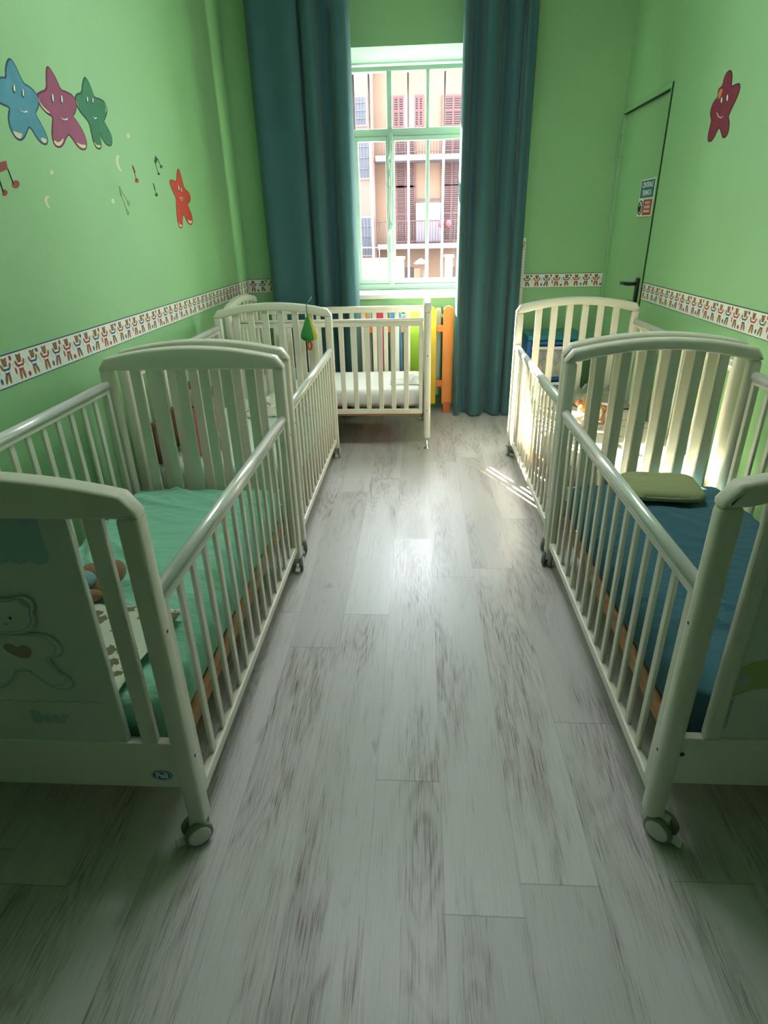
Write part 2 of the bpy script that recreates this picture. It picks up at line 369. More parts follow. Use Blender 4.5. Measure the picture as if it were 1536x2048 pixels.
# ---------------------------------------------------------------- wallpaper border with bears
def border(name, L, mirror=False):
    """strip lying in local XZ, x from 0 to L, z 0..h, facing -Y; bears, balloons printed as raised ink 0.2 mm"""
    h = .1; bm = bmesh.new()
    box(bm, 0, L, -.0012, 0, 0, h, mi=0); box(bm, 0, L, -.0016, -.0002, h-.0035, h, mi=1); box(bm, 0, L, -.0016, -.0002, 0, .002, mi=1)
    def disc(cx, cz, rx, rz, mi, lv=1, rot=0, n=9):
        if cx-rx < 0 or cx+rx > L: return
        y = -.0012-.00018*lv; vs = []
        for k in range(n):
            a = 2*PI*k/n; x, z = rx*1.12*math.cos(a), rz*math.sin(a)
            vs.append(bm.verts.new((cx+x*math.cos(rot)-z*math.sin(rot), y, cz+x*math.sin(rot)+z*math.cos(rot))))
        f = bm.faces.new(vs); f.material_index = mi; f.normal_update()
        if f.normal.y > 0: f.normal_flip()
    def bear(cx, cz, shirt, pose):
        disc(cx+.002*pose, cz+.026, .0115, .0125, 2, 1)
        for s in (-1, 1):
            disc(cx+s*.009+.002*pose, cz+.036, .0045, .0045, 2, 1)
            disc(cx+s*.0085+.003*pose, cz-.024, .0062, .019, 2, 1, rot=s*.16+.22*pose)
            disc(cx+s*.0195, cz+.012, .0052, .0115, 2, 1, rot=-s*.45)
        disc(cx, cz+.002, .0135, .017, shirt, 2)
        for dz in (.010, -.003): disc(cx, cz+dz, .0135, .0036, 5, 3, n=10)
    x = .03; i = 0
    while x < L-.03:
        bear(x, .050, (3, 4)[i % 2], (0, 1, 0, -1)[i % 4])
        bx_ = x+.0365
        if i % 4 == 0: disc(bx_, .018, .0075, .0085, 3); 
        elif i % 4 == 1: disc(bx_-.004, .083, .0055, .0075, 4); disc(bx_-.012, .086, .003, .006, 2)
        elif i % 4 == 2: disc(bx_, .022, .006, .010, 4)
        else: disc(bx_-.006, .084, .006, .009, 3); disc(bx_+.008, .040, .004, .012, 3)
        disc(bx_, .055, .0007, .018, 1, rot=.3)
        x += .073; i += 1
    o = obj(name, bm, [M['paper'], M['navy'], M['bearbrown'], M['redink'], M['blueink'], M['whiteink']]); return o
BZ = .914
o = border('wallpaper_border', 4.83-1.0); o.location = (XL+.0005, 1.0, BZ); o.rotation_euler = (0, 0, PI/2)
tag(o, 'long teddy bear wallpaper border along the left green wall', 'wallpaper border')
o.location = (XL, 1.0, BZ)
# local +x -> +Y and facing -Y(local) -> +X : rotation +90 about Z maps -Y to +X
o = border('wallpaper_border', .30); o.location = (XL, YB, BZ); tag(o, 'short teddy bear border on the back wall left of the curtain', 'wallpaper border')
o = border('wallpaper_border', XR-.70); o.location = (.70, YB, BZ); tag(o, 'teddy bear border on the back wall between curtain and door', 'wallpaper border')
o = border('wallpaper_border', D0-.01-1.0); o.location = (XR, D0-.01, BZ); o.rotation_euler = (0, 0, -PI/2)
tag(o, 'teddy bear wallpaper border along the right wall from the door', 'wallpaper border')

# ---------------------------------------------------------------- painted stars and notes on the walls
TR = {
 'blue':[(2.280,1.866),(2.296,1.855),(2.308,1.829),(2.324,1.806),(2.350,1.804),(2.376,1.796),(2.391,1.785),(2.391,1.773),(2.379,1.756),(2.358,1.740),(2.350,1.726),(2.368,1.704),(2.387,1.678),(2.392,1.658),(2.379,1.645),(2.353,1.645),(2.331,1.656),(2.312,1.680),(2.295,1.688),(2.275,1.673),(2.253,1.653),(2.226,1.640),(2.204,1.643),(2.189,1.662),(2.188,1.685),(2.201,1.709),(2.214,1.727),(2.187,1.731),(2.159,1.734),(2.143,1.747),(2.146,1.767),(2.179,1.792),(2.206,1.802),(2.231,1.804),(2.242,1.831),(2.261,1.854)],
 'pink':[(2.506,1.890),(2.525,1.879),(2.544,1.858),(2.560,1.830),(2.601,1.830),(2.642,1.827),(2.657,1.813),(2.648,1.792),(2.619,1.767),(2.608,1.756),(2.638,1.738),(2.669,1.707),(2.675,1.678),(2.657,1.658),(2.621,1.654),(2.593,1.666),(2.570,1.686),(2.549,1.697),(2.520,1.680),(2.494,1.658),(2.462,1.644),(2.434,1.647),(2.430,1.670),(2.451,1.709),(2.468,1.738),(2.436,1.743),(2.406,1.756),(2.390,1.771),(2.394,1.789),(2.422,1.800),(2.465,1.814),(2.480,1.851),(2.494,1.880)],
 'green':[(2.774,1.909),(2.794,1.897),(2.806,1.872),(2.819,1.848),(2.864,1.852),(2.907,1.847),(2.915,1.830),(2.900,1.810),(2.867,1.784),(2.860,1.775),(2.883,1.754),(2.908,1.730),(2.900,1.705),(2.881,1.693),(2.847,1.694),(2.822,1.710),(2.804,1.734),(2.798,1.712),(2.798,1.686),(2.778,1.670),(2.748,1.673),(2.736,1.695),(2.736,1.725),(2.733,1.755),(2.710,1.770),(2.677,1.785),(2.658,1.804),(2.659,1.823),(2.680,1.837),(2.721,1.847),(2.739,1.875),(2.759,1.898)],
 'red':[(3.660,1.666),(3.677,1.638),(3.692,1.588),(3.713,1.567),(3.770,1.551),(3.784,1.529),(3.750,1.509),(3.717,1.500),(3.725,1.478),(3.762,1.440),(3.758,1.405),(3.727,1.392),(3.682,1.401),(3.654,1.427),(3.634,1.449),(3.600,1.427),(3.591,1.393),(3.568,1.374),(3.534,1.382),(3.527,1.415),(3.539,1.473),(3.560,1.517),(3.534,1.544),(3.505,1.575),(3.499,1.597),(3.540,1.602),(3.589,1.593),(3.613,1.613),(3.627,1.642)],
 'moonA':[(2.943,1.663),(2.919,1.657),(2.901,1.641),(2.902,1.622),(2.916,1.606),(2.938,1.598),(2.950,1.601),(2.935,1.616),(2.928,1.632),(2.937,1.650),(2.954,1.662)],
 'moonB':[(2.312,1.480),(2.291,1.476),(2.279,1.464),(2.281,1.450),(2.294,1.439),(2.309,1.437),(2.299,1.448),(2.297,1.460),(2.304,1.470),(2.320,1.477)],
 'note_bigA':[(2.044,1.554),(2.118,1.570),(2.115,1.547),(2.033,1.523)],
 'nb_headA':[(2.126,1.512),(2.144,1.518),(2.158,1.514),(2.159,1.506),(2.146,1.496),(2.128,1.492),(2.116,1.497),(2.116,1.504)],
 'nb_headB':[(2.061,1.483),(2.073,1.488),(2.083,1.483),(2.081,1.476),(2.069,1.469),(2.051,1.468)],
 'n2_flag':[(3.067,1.635),(3.077,1.630),(3.092,1.610),(3.081,1.604),(3.066,1.619)],
 'n2_head':[(3.079,1.582),(3.101,1.585),(3.110,1.576),(3.095,1.564),(3.071,1.565),(3.066,1.573)],
 'n3_flag':[(3.364,1.700),(3.384,1.687),(3.355,1.665),(3.337,1.674)],
 'n3_hA':[(3.406,1.661),(3.427,1.664),(3.433,1.656),(3.411,1.648),(3.398,1.652)],
 'n3_hB':[(3.354,1.624),(3.375,1.628),(3.383,1.621),(3.365,1.614),(3.351,1.617)],
 'n4_flag':[(3.272,1.575),(3.286,1.566),(3.291,1.546),(3.279,1.551)],
 'n4_head':[(3.280,1.529),(3.304,1.534),(3.311,1.524),(3.295,1.515),(3.272,1.518)],
 'dotA':[(3.068,1.758),(3.090,1.762),(3.101,1.753),(3.079,1.739),(3.061,1.743)],
 'dotB':[(2.786,1.485),(2.806,1.491),(2.823,1.483),(2.809,1.470),(2.789,1.471)],
 'dotC':[(2.358,1.557),(2.370,1.563),(2.381,1.562),(2.383,1.554),(2.367,1.547),(2.359,1.550)],
 'maroon':[(3.275,1.939),(3.249,1.919),(3.240,1.887),(3.232,1.870),(3.191,1.872),(3.155,1.868),(3.145,1.849),(3.159,1.821),(3.184,1.795),(3.203,1.770),(3.207,1.755),(3.185,1.733),(3.175,1.697),(3.193,1.683),(3.221,1.685),(3.241,1.705),(3.274,1.732),(3.294,1.722),(3.316,1.694),(3.346,1.683),(3.376,1.689),(3.385,1.716),(3.378,1.749),(3.378,1.775),(3.402,1.799),(3.407,1.819),(3.388,1.843),(3.350,1.853),(3.366,1.884),(3.323,1.892),(3.325,1.921),(3.308,1.936)],
 'blue_eyes':[[(2.266,1.784),(2.260,1.776),(2.253,1.772),(2.249,1.774),(2.250,1.782),(2.256,1.790),(2.263,1.794),(2.267,1.792)],[(2.311,1.780),(2.305,1.771),(2.299,1.767),(2.295,1.770),(2.297,1.777),(2.303,1.786),(2.310,1.790),(2.313,1.788)]],
 'blue_mouth':[(2.257,1.731),(2.266,1.724),(2.282,1.723),(2.302,1.729)],
 'blue_tips':[[(2.192,1.661),(2.214,1.658),(2.247,1.659),(2.227,1.641),(2.204,1.644)],[(2.347,1.660),(2.388,1.660),(2.377,1.645),(2.354,1.646)]],
 'pink_eyes':[[(2.496,1.796),(2.489,1.786),(2.481,1.781),(2.477,1.784),(2.479,1.793),(2.486,1.803),(2.494,1.808),(2.498,1.805)],[(2.558,1.802),(2.551,1.792),(2.543,1.788),(2.539,1.790),(2.541,1.799),(2.548,1.809),(2.556,1.813),(2.560,1.811)]],
 'pink_mouth':[(2.513,1.741),(2.527,1.737),(2.548,1.739),(2.561,1.744)],
 'pink_tips':[[(2.432,1.663),(2.462,1.655),(2.509,1.679),(2.489,1.658),(2.461,1.645),(2.435,1.648)],[(2.586,1.673),(2.627,1.668),(2.666,1.672),(2.656,1.659),(2.622,1.656)],[(2.395,1.785),(2.396,1.769),(2.423,1.754),(2.452,1.746),(2.435,1.743),(2.404,1.755),(2.391,1.771)]],
 'green_eyes':[[(2.759,1.834),(2.754,1.827),(2.747,1.823),(2.743,1.825),(2.744,1.832),(2.750,1.839),(2.756,1.843),(2.760,1.841)],[(2.804,1.837),(2.799,1.831),(2.792,1.827),(2.788,1.829),(2.788,1.835),(2.793,1.841),(2.800,1.845),(2.805,1.843)]],
 'green_mouth':[(2.774,1.780),(2.782,1.775),(2.799,1.780)],
 'green_tips':[[(2.735,1.692),(2.757,1.679),(2.794,1.685),(2.778,1.672),(2.749,1.674)],[(2.904,1.855),(2.913,1.838),(2.887,1.805),(2.915,1.830)],[(2.661,1.821),(2.661,1.804),(2.670,1.793),(2.658,1.804)]],
 'red_eyes':[[(3.622,1.569),(3.614,1.559),(3.604,1.555),(3.598,1.558),(3.599,1.567),(3.607,1.577),(3.616,1.581),(3.623,1.578)],[(3.656,1.561),(3.650,1.552),(3.641,1.549),(3.636,1.552),(3.638,1.560),(3.644,1.569),(3.653,1.572),(3.658,1.569)]],
 'red_mouth':[(3.608,1.525),(3.634,1.523),(3.667,1.524),(3.633,1.511),(3.608,1.525)],
 'red_tips':[[(3.533,1.404),(3.548,1.389),(3.586,1.391),(3.565,1.376),(3.537,1.383)],[(3.693,1.420),(3.710,1.409),(3.756,1.413),(3.728,1.394),(3.685,1.403)]],
 'maroon_eyes':[[(3.298,1.831),(3.297,1.823),(3.304,1.821),(3.315,1.826),(3.323,1.835),(3.324,1.844),(3.317,1.846),(3.306,1.841)],[(3.242,1.831),(3.241,1.822),(3.248,1.819),(3.258,1.824),(3.267,1.835),(3.268,1.844),(3.261,1.846),(3.250,1.841)]],
 'maroon_mouth':[(3.329,1.791),(3.307,1.775),(3.277,1.765),(3.259,1.768)],
 'maroon_tips':[],
 'maroon_flower':[(3.336,1.885),(3.312,1.878),(3.317,1.860),(3.332,1.843),(3.350,1.853),(3.353,1.875)],
}

def wall_poly(name, pts, side, m, parent=None, t=.0012, lift=0, n_sm=1):
    x = XL+lift if side == 'L' else XR-lift; nx = 1 if side == 'L' else -1
    bm = bmesh.new(); poly_prism(bm, [(x, p[0], p[1]) for p in (smooth_loop(pts, n_sm) if n_sm else pts)], (nx, 0, 0), t)
    return obj(name, bm, m, parent)
def grow(pts, d):
    n = len(pts); out = []; area = sum(pts[i][0]*pts[(i+1) % n][1]-pts[(i+1) % n][0]*pts[i][1] for i in range(n)); s = 1 if area > 0 else -1
    for i in range(n):
        a, b, c = pts[i-1], pts[i], pts[(i+1) % n]; tx, ty = c[0]-a[0], c[1]-a[1]; l = math.hypot(tx, ty) or 1
        out.append((b[0]+s*ty/l*d, b[1]-s*tx/l*d))
    return out
cream = C('cream_paint', (.70, .60, .36), .8); eyew = C('white_eye_paint', (.8, .85, .8), .8); dk = C('dark_outline_paint', (.04, .04, .04), .8)
def star(key, side, col, label, rim):
    mcol = mat(key+'_star_paint', col, .8, var=.28, vscale=14)
    o = wall_poly('wall_star', TR[key], side, mcol, t=.0015); tag(o, label, 'wall painting')
    wall_poly('outline', grow(TR[key], .006), side, C(key+'_rim', rim, .8), o, t=.0010)
    for e in TR[key+'_eyes']:
        wall_poly('eye', grow(e, .002), side, dk, o, t=.0019); wall_poly('eye_white', [(p[0]*.6+e[0][0]*.4, p[1]+.003) for p in e], side, eyew, o, t=.0022)
    x = XL+.0022 if side == 'L' else XR-.0022
    bm = bmesh.new(); tube(bm, [(x, p[0], p[1]) for p in TR[key+'_mouth']], .0022, 5); obj('mouth', bm, eyew if key != 'maroon' else cream, o)
    for t_ in TR[key+'_tips']: wall_poly('tip', t_, side, cream, o, t=.0018)
    return o
star('blue', 'L', (.07, .28, .36), 'painted smiling blue star, leftmost on the left wall', (.02, .08, .14))
star('pink', 'L', (.30, .07, .14), 'painted mauve smiling star between blue and green stars', (.12, .02, .05))
star('green', 'L', (.03, .20, .09), 'painted dark green smiling star beside the mauve star', (.01, .07, .03))
star('red', 'L', (.58, .05, .02), 'small painted red orange star low on left wall near curtain', (.25, .03, .01))
o = star('maroon', 'R', (.20, .015, .04), 'painted maroon star with orange flower on the right wall', (.06, .005, .01))
wall_poly('flower', TR['maroon_flower'], 'R', C('orange_paint', (.55, .22, .02), .8), o, t=.002)
for k, lab in (('moonA', 'small cream painted crescent moon below the green star'), ('moonB', 'small cream painted crescent moon near the left picture edge')):
    tag(wall_poly('wall_moon', TR[k], 'L', C('moon_paint', (.62, .66, .40), .8), t=.001), lab, 'wall painting')
for k, lab in (('dotA', 'tiny pale painted star dot right of the green star'), ('dotB', 'tiny pale painted star dot beside the outlined note'), ('dotC', 'tiny pale painted star dot below the mauve star')):
    tag(wall_poly('wall_dot', TR[k], 'L', C('dot_paint', (.55, .70, .40), .8), t=.001), lab, 'wall painting')
def note(flag, heads, stems, col, lab, r=.0015):
    m = C('note_paint', col, .8); o = wall_poly('wall_note', TR[flag], 'L', m, n_sm=0); tag(o, lab, 'wall painting')
    for h_ in heads: wall_poly('note_head', TR[h_], 'L', m, o)
    for a, b in stems:
        bm = bmesh.new(); tube(bm, [(XL+.001, *a), (XL+.001, *b)], r, 5); obj('stem', bm, dk, o)
def cen(k, dy=0, dz=0):
    p = TR[k]; return (sum(q[0] for q in p)/len(p)+dy, sum(q[1] for q in p)/len(p)+dz)
note('note_bigA', ['nb_headA', 'nb_headB'], [(TR['note_bigA'][2], cen('nb_headA', -.012)), ((cen('nb_headB')[0]-.015, TR['note_bigA'][3][1]+.02), cen('nb_headB', -.01))], (.30, .07, .06), 'large maroon double music note painted at left picture edge', .002)
note('n2_flag', ['n2_head'], [(TR['n2_flag'][0], cen('n2_head', -.004))], (.35, .05, .03), 'small red painted music note below the moon')
note('n3_flag', ['n3_hA', 'n3_hB'], [(TR['n3_flag'][3], cen('n3_hB', -.004)), (TR['n3_flag'][1], cen('n3_hA', -.004))], (.02, .05, .05), 'dark double music note painted left of the red star')
note('n4_flag', ['n4_head'], [(TR['n4_flag'][0], cen('n4_head', -.004))], (.02, .07, .04), 'dark single music note painted beside the red star')
# outlined note
bm = bmesh.new(); y0, z0 = cen('dotB', .09, .03)
tube(bm, [(XL+.001, y0, z0+.03), (XL+.001, y0+.012, z0+.015), (XL+.001, y0+.002, z0-.01), (XL+.001, y0-.006, z0+.01)], .0013, 5, closed=True)
tube(bm, [(XL+.001, y0, z0), (XL+.001, y0+.03, z0-.065)], .0012, 5); tube(bm, [(XL+.001, y0+.012, z0+.012), (XL+.001, y0+.055, z0-.025)], .0012, 5)
for c in ((y0+.035, z0-.072), (y0+.062, z0-.034)): tube(bm, [(XL+.001, c[0]+.009*math.cos(a*PI/5), c[1]+.010*math.sin(a*PI/5)) for a in range(10)], .0013, 5, closed=True)
tag(obj('wall_note', bm, C('outline_note_paint', (.45, .40, .12), .8)), 'thin outlined double music note painted on left wall', 'wall painting')


# ---------------------------------------------------------------- body of the added fill light, out of view
t = thing('added_fill_lamp', 'added rectangular white fill light above the aisle between the cribs', 'added fill light', (0, 2.3, ZC))
obj('fill_lamp_body', bx(-.60, .60, -.28, .28, -.08, 0, bev=.01), M['white'], t)
obj('fill_glow_panel', bx(-.575, .575, -.25, .25, -.088, -.079, bev=.002), mat('fill_glow', (.9, .9, .9), .5, emit=.5), t)

# ---------------------------------------------------------------- cribs
def cap_bm(W, flat, y, ty=.045, top0=.922, rise=.045, bev=.010):
    n = 28; h = W/2; top = []; bot = []
    for i in range(n+1):
        x = -h+W*i/n; e = min(h-abs(x), .03); rnd = .03-math.sqrt(max(0, .03**2-(.03-e)**2)) if e < .03 else 0
        top.append((x, top0+rise*(1-(x/h)**2)-rnd))
    for i in range(n+1):
        x = h-W*i/n
        zb = .882 if (flat or abs(x) > h-.044) else .882+rise*.92*(1-(x/(h-.044))**2)
        bot.append((x, zb))
    pts = top+bot[0:]
    bm = bmesh.new(); T = [[bm.verts.new((x, y+d, z)) for x, z in top] for d in (-ty/2, ty/2)]; Bt = [[bm.verts.new((x, y+d, z)) for x, z in bot[::-1]] for d in (-ty/2, ty/2)]
    ff = []
    for i in range(n):
        for k in (0, 1): ff.append(bm.faces.new((T[k][i], T[k][i+1], Bt[k][i+1], Bt[k][i])))
        bm.faces.new((T[0][i], T[1][i], T[1][i+1], T[0][i+1])); bm.faces.new((Bt[0][i], Bt[1][i], Bt[1][i+1], Bt[0][i+1]))
    for i in (0, n): bm.faces.new((T[0][i], T[1][i], Bt[1][i], Bt[0][i]))
    bmesh.ops.recalc_face_normals(bm, faces=bm.faces[:])
    fs = set(ff); es = [e for e in bm.edges if sum(f in fs for f in e.link_faces) == 1]
    bmesh.ops.bevel(bm, geom=es, offset=bev, segments=3, affect='EDGES', profile=.5)
    return bm
def arc_bot(x, W, flat, rise=.045):
    h = W/2-.044
    return .882 if flat else .882+rise*.92*(1-(x/h)**2)
def caster(parent, x, y, ang, brake=1):
    bm = bmesh.new(); R_ = Matrix.Rotation(ang, 4, 'Z')
    for s in (-1, 1):
        lathe(bm, [(.0, s*.007), (.026, s*.007), (.0285, s*.010), (.0285, s*.017), (.026, s*.0195), (.0, s*.0195)], 22, (0, 0, .0285), mi=1, axis='X')
        lathe(bm, [(.0, s*.0190), (.0225, s*.0190), (.0225, s*.0208), (.018, s*.0218), (.0, s*.0222)], 20, (0, 0, .0285), mi=0, axis='X')
    box(bm, -.008, .008, -.012, .016, .030, .058, bev=.002, mi=0)
    tube(bm, [(0, 0, .03), (0, 0, .060)], .006, 8, mi=0)
    if brake: box(bm, -.009, .009, -.045, -.020, .012, .019, bev=.003, mi=0)
    for v in bm.verts: v.co = R_ @ (v.co*1.2)+Vector((x, y, 0))
    bmesh.ops.recalc_face_normals(bm, faces=bm.faces[:])
    o = obj('caster', bm, [M['plastic'], M['tyre']], parent); return o
def drop_side(root, x, L, zt, sleeve, nb, bw=.026, t=.011, gap=.0):
    side = 1 if x > 0 else -1; zb = zt-.60; y0, y1 = -L/2+.052, L/2-.052
    bm = bmesh.new(); box(bm, x-.011, x+.011, y0, y1, zt-.045, zt-.010, bev=.003); box(bm, x-.011, x+.011, y0, y1, zb, zb+.032, bev=.004)
    for yy in (y0+.012, y1-.012): box(bm, x-.0105, x+.0105, yy-.012, yy+.012, zb+.02, zt-.02, bev=.003)
    f = obj('drop_side', bm, M['crib'], root)
    bm = bmesh.new(); n = 12; vs = []
    prof = [(-.014, -.016), (-.0155, -.006), (-.0135, .004), (-.007, .010), (0, .012), (.007, .010), (.0135, .004), (.0155, -.006), (.014, -.016)] if sleeve else [(-.014, -.012), (-.014, -.002), (-.009, .003), (.009, .003), (.014, -.002), (.014, -.012)]
    zz = zt-.012 if sleeve else zt-.003
    A = [bm.verts.new((x+a, y0-.004, zz+b)) for a, b in prof]; B = [bm.verts.new((x+a, y1+.004, zz+b)) for a, b in prof]
    bm.faces.new(A); bm.faces.new(B[::-1])
    for i in range(len(prof)):
        q = bm.faces.new((A[i], A[(i+1) % len(prof)], B[(i+1) % len(prof)], B[i])); q.smooth = i < len(prof)-1
    bmesh.ops.recalc_face_normals(bm, faces=bm.faces[:])
    o = obj('rail_cap', bm, M['sleeve'] if sleeve else M['crib'], f)
    if sleeve: o['label'] = 'shiny silver rail cap'
    a0, a1 = y0+.024, y1-.024; sp = (a1-a0)/(nb+1)
    for i in range(nb):
        yy = a0+sp*(i+1)
        obj('bar', bx(x-t/2, x+t/2, yy-bw/2, yy+bw/2, zb+.028, zt-.040, bev=.003), M['crib'], f)
    return f
def head(root, y, W, flat, style, pw=.042, round_post=False):
    near = y < 0
    h = obj('headboard', cap_bm(W, flat, y, bev=.0125 if round_post else .009), M['crib'], root); soft(h, 50)
    obj('lower_board', bx(-W/2+pw-.004, W/2-pw+.004, y-.011, y+.011, .175, .315, bev=.003), M['crib'], h)
    xin = W/2-pw
    if style == 'slats':
        for i in range(6):
            x = -xin+2*xin*(i+1)/7
            obj('slat', bx(x-.019, x+.019, y-.008, y+.008, .312, arc_bot(x, W, flat)+.006, bev=.003), M['crib'], h)
    elif style == 'bear':
        for s in (-1, 1):
            x = s*(xin-.052)
            obj('slat', bx(x-.0185, x+.0185, y-.008, y+.008, .312, .888, bev=.003), M['crib'], h)
        obj('panel', bx(-.212, .212, y-.008, y+.008, .312, .888, bev=.003), M['crib_panel'], h)['label'] = 'pale panel with embossed bear'
    elif style == 'balloon':
        for s in (-1, 1):
            x = s*(xin-.060)
            obj('slat', bx(x-.018, x+.018, y-.013, y+.013, .312, arc_bot(x, W, flat)+.006, bev=.010, seg=3), M['crib'], h)
        xs = xin-.07; bm = bmesh.new(); pts = [(-xs, y-.006, .312), (xs, y-.006, .312)]+[(xs-2*xs*i/12, y-.006, arc_bot(xs-2*xs*i/12, W, flat)+.004) for i in range(13)]
        poly_prism(bm, pts, (0, 1, 0), .010); obj('panel', bm, M['crib_panel'], h)['label'] = 'printed panel with heart and ladder'
    return h
def post(root, x, y, W, cast,  rnd=False, chrome=False, pw=.042, hole=True):
    bm = bmesh.new(); s = 1 if x > 0 else -1
    z0 = .075 if chrome else .062
    box(bm, x-pw/2, x+pw/2, y-.022, y+.022, z0, .884, bev=.015 if rnd else .008, seg=4 if rnd else 3)
    p = soft(obj('corner_post', bm, M['crib'], root), 50)
    if hole:
        for z in (.62, .27):
            bm = bmesh.new(); tube(bm, [(x+s*(pw/2-.002), y, z), (x+s*(pw/2+.0006), y, z)], .004, 8); obj('screw_hole', bm, M['dark'], p)
    if cast is not None:
        c = cast if isinstance(cast, tuple) else (cast, 0, 0)
        caster(p, x+c[1], y+c[2], c[0])
    if chrome:
        bm = bmesh.new(); lathe(bm, [(.006, 0), (.020, .001), (.020, .007), (.008, .012), (.007, .078)], 16, (x, y, 0)); obj('chrome_foot', bm, M['chrome'], p)['label'] = 'chrome foot'
    return p
def crib(name, label, loc, rz, L=1.31, W=.71, near='slats', far='slats', flat=(0, 0), rnd=False, casters=(0, 0, 0, 0), chrome=(), drop=('low', 'high'), group='cream wooden cribs', nb=13, bw=.023):
    t = thing(name, label, 'crib', (loc[0], loc[1], 0), rz, group)
    pw = .046 if rnd else .042
    xs, ys = W/2-pw/2, L/2-.0225
    k = 0
    for y in (-ys, ys):
        for x in (-xs, xs): post(t, x, y, W, None if k in chrome else casters[k], rnd, k in chrome, pw); k += 1
    hn = head(t, -ys, W, flat[0], near, pw, rnd); hf = head(t, ys, W, flat[1], far, pw, rnd)
    for s, m in zip((-1, 1), drop):
        zt = .705 if m.startswith('low') else .845
        drop_side(t, s*(W/2-.021), L, zt, 'plain' not in m, nb, bw)
    bm = bmesh.new()
    for s in (-1, 1): box(bm, s*(W/2-.062)-.011, s*(W/2-.062)+.011, -L/2+.05, L/2-.05, .222, .262, bev=.002)
    for y in (-L/2+.062, L/2-.062): box(bm, -W/2+.05, W/2-.05, y-.010, y+.010, .2221, .2619, bev=.002)
    for i in range(12): yy = -L/2+.13+i*(L-.26)/11; box(bm, -W/2+.07, W/2-.07, yy-.028, yy+.028, .244, .258, bev=.002)
    obj('bed_base', bm, M['pine'], t)['label'] = 'orange pine slatted base'
    return t, hn, hf
def mattress(name, label, loc, rz, m, L=1.20, W=.60, fine=1, fold=0, z0=.264, z1=.41, wr=.004, seed=0, sag=0, cat='mattress', dirn=(0, 1)):
    nx, ny, nz_ = 22, 44, 5; bm = bmesh.new()
    r = bmesh.ops.create_cube(bm, size=1)
    for v in bm.verts: v.co = Vector((v.co.x*W, v.co.y*L, z0+(v.co.z+.5)*(z1-z0)))
    bmesh.ops.bevel(bm, geom=bm.edges[:], offset=.035, segments=4, affect='EDGES', profile=.5)
    for ax, n in ((0, 24*fine), (1, 56*fine)):
        for i in range(1, n):
            lim = (W if ax == 0 else L); c = -lim/2+lim*i/n; no = Vector((1, 0, 0)) if ax == 0 else Vector((0, 1, 0))
            bmesh.ops.bisect_plane(bm, geom=bm.verts[:]+bm.edges[:]+bm.faces[:], plane_co=no*c, plane_no=no)
    bm.normal_update()
    for v in bm.verts:
        p = v.co; q = Vector((p.x*3.2, p.y*7, p.z*4+seed)); up = max(0, v.normal.z)
        w = noise.noise(q)*wr+abs(noise.noise(q*2.3))*wr*.8
        if fold:
            a = p.x*.55+p.y+.10*noise.noise(Vector((p.x*3, p.y*3, seed)))
            k = max(0, noise.noise(Vector((p.x*2.2+seed, p.y*2.6, 5)))+.35)
            r1 = 1-abs(noise.noise(Vector((p.x*2.5, a*9, seed+.5)))*2.2); r2 = 1-abs(noise.noise(Vector((p.x*4+p.y, a*18, seed+9)))*2.2)
            w += (fold*k*(max(0, r1)**3+.5*max(0, r2)**3)-fold*.3)*max(.12, up)
        v.co += v.normal*w; v.co.z = max(v.co.z, z0)
        if sag: v.co.z -= sag*max(0, (-p.y-L/2+.12)/.12)*(1 if p.z > z0+.03 else 1.0)
    o = obj(name, bm, m, smooth=True); o.location = (loc[0], loc[1], 0); o.rotation_euler = (0, 0, rz)
    tag(o, label, cat); return o

G = 'cream wooden cribs'
L1, L1n, L1f = crib('crib', 'near left cream crib with embossed bear end panel and mint sheet', (-.866, 1.585), 0, near='bear', flat=(1, 1), casters=(.3, (-.95, -.008, -.012), .4, .15), drop=('high', 'low'))
L2, _, L2f = crib('crib', 'second cream crib on the left with pear toy on its end', (-.877, 3.005), 0, flat=(1, 0), casters=(.3, .25, .2, .1), drop=('high', 'low'))
R1, R1n, R1f = crib('crib', 'near right cream crib with petrol blue sheet and olive pillow', (.896, 1.640), 0, near='balloon', flat=(0, 0), rnd=True, casters=((.75, .022, -.014), .2, 2.6, .3), drop=('low', 'high'))
R2, _, _ = crib('crib', 'far right cream crib standing partly in sunlight', (.915, 3.035), 0, flat=(0, 0), rnd=True, casters=(2.7, .2, .15, .2), drop=('low', 'high'))
B1, _, _ = crib('crib', 'cream crib set crosswise under the window with white mattress', (-.575, 4.12), -PI/2, L=1.29, W=.70, rnd=True, casters=(.2, .4, .2, .3), chrome=(3,), drop=('highplain', 'highplain'), bw=.031)

# embossed bear on the near left headboard (local x about -0.88)
def onpanel(name, m, parent, pts=None, line=None, lift=0., t=.002, r=.0016, closed=True, y=None, sm=2, cx=0):
    yy = y
    if pts: 
        bm = bmesh.new(); poly_prism(bm, [(p[0]-cx, yy-lift, p[1]) for p in (smooth_loop(pts, sm) if sm else pts)], (0, -1, 0), t)
    else:
        bm = bmesh.new(); q = smooth_loop(line, sm) if closed else line; tube(bm, [(p[0]-cx, yy-lift, p[1]) for p in q], r, 6, closed=closed)
    return obj(name, bm, m, parent)
ly = -1.31/2+.0225-.008
def mir(p, c=-.853): return [(2*c-a, b) for a, b in p]
bodyR = [(-.853, .618), (-.80, .617), (-.775, .615), (-.757, .600), (-.750, .580), (-.756, .563), (-.776, .556), (-.787, .552), (-.775, .517), (-.758, .505), (-.749, .488), (-.756, .474), (-.780, .469), (-.805, .477), (-.822, .497), (-.835, .517), (-.853, .520)]
body = bodyR+mir(bodyR)[::-1]
onpanel('bear_relief', M['crib_panel'], L1n, pts=body, y=ly, t=.003, cx=-.88)
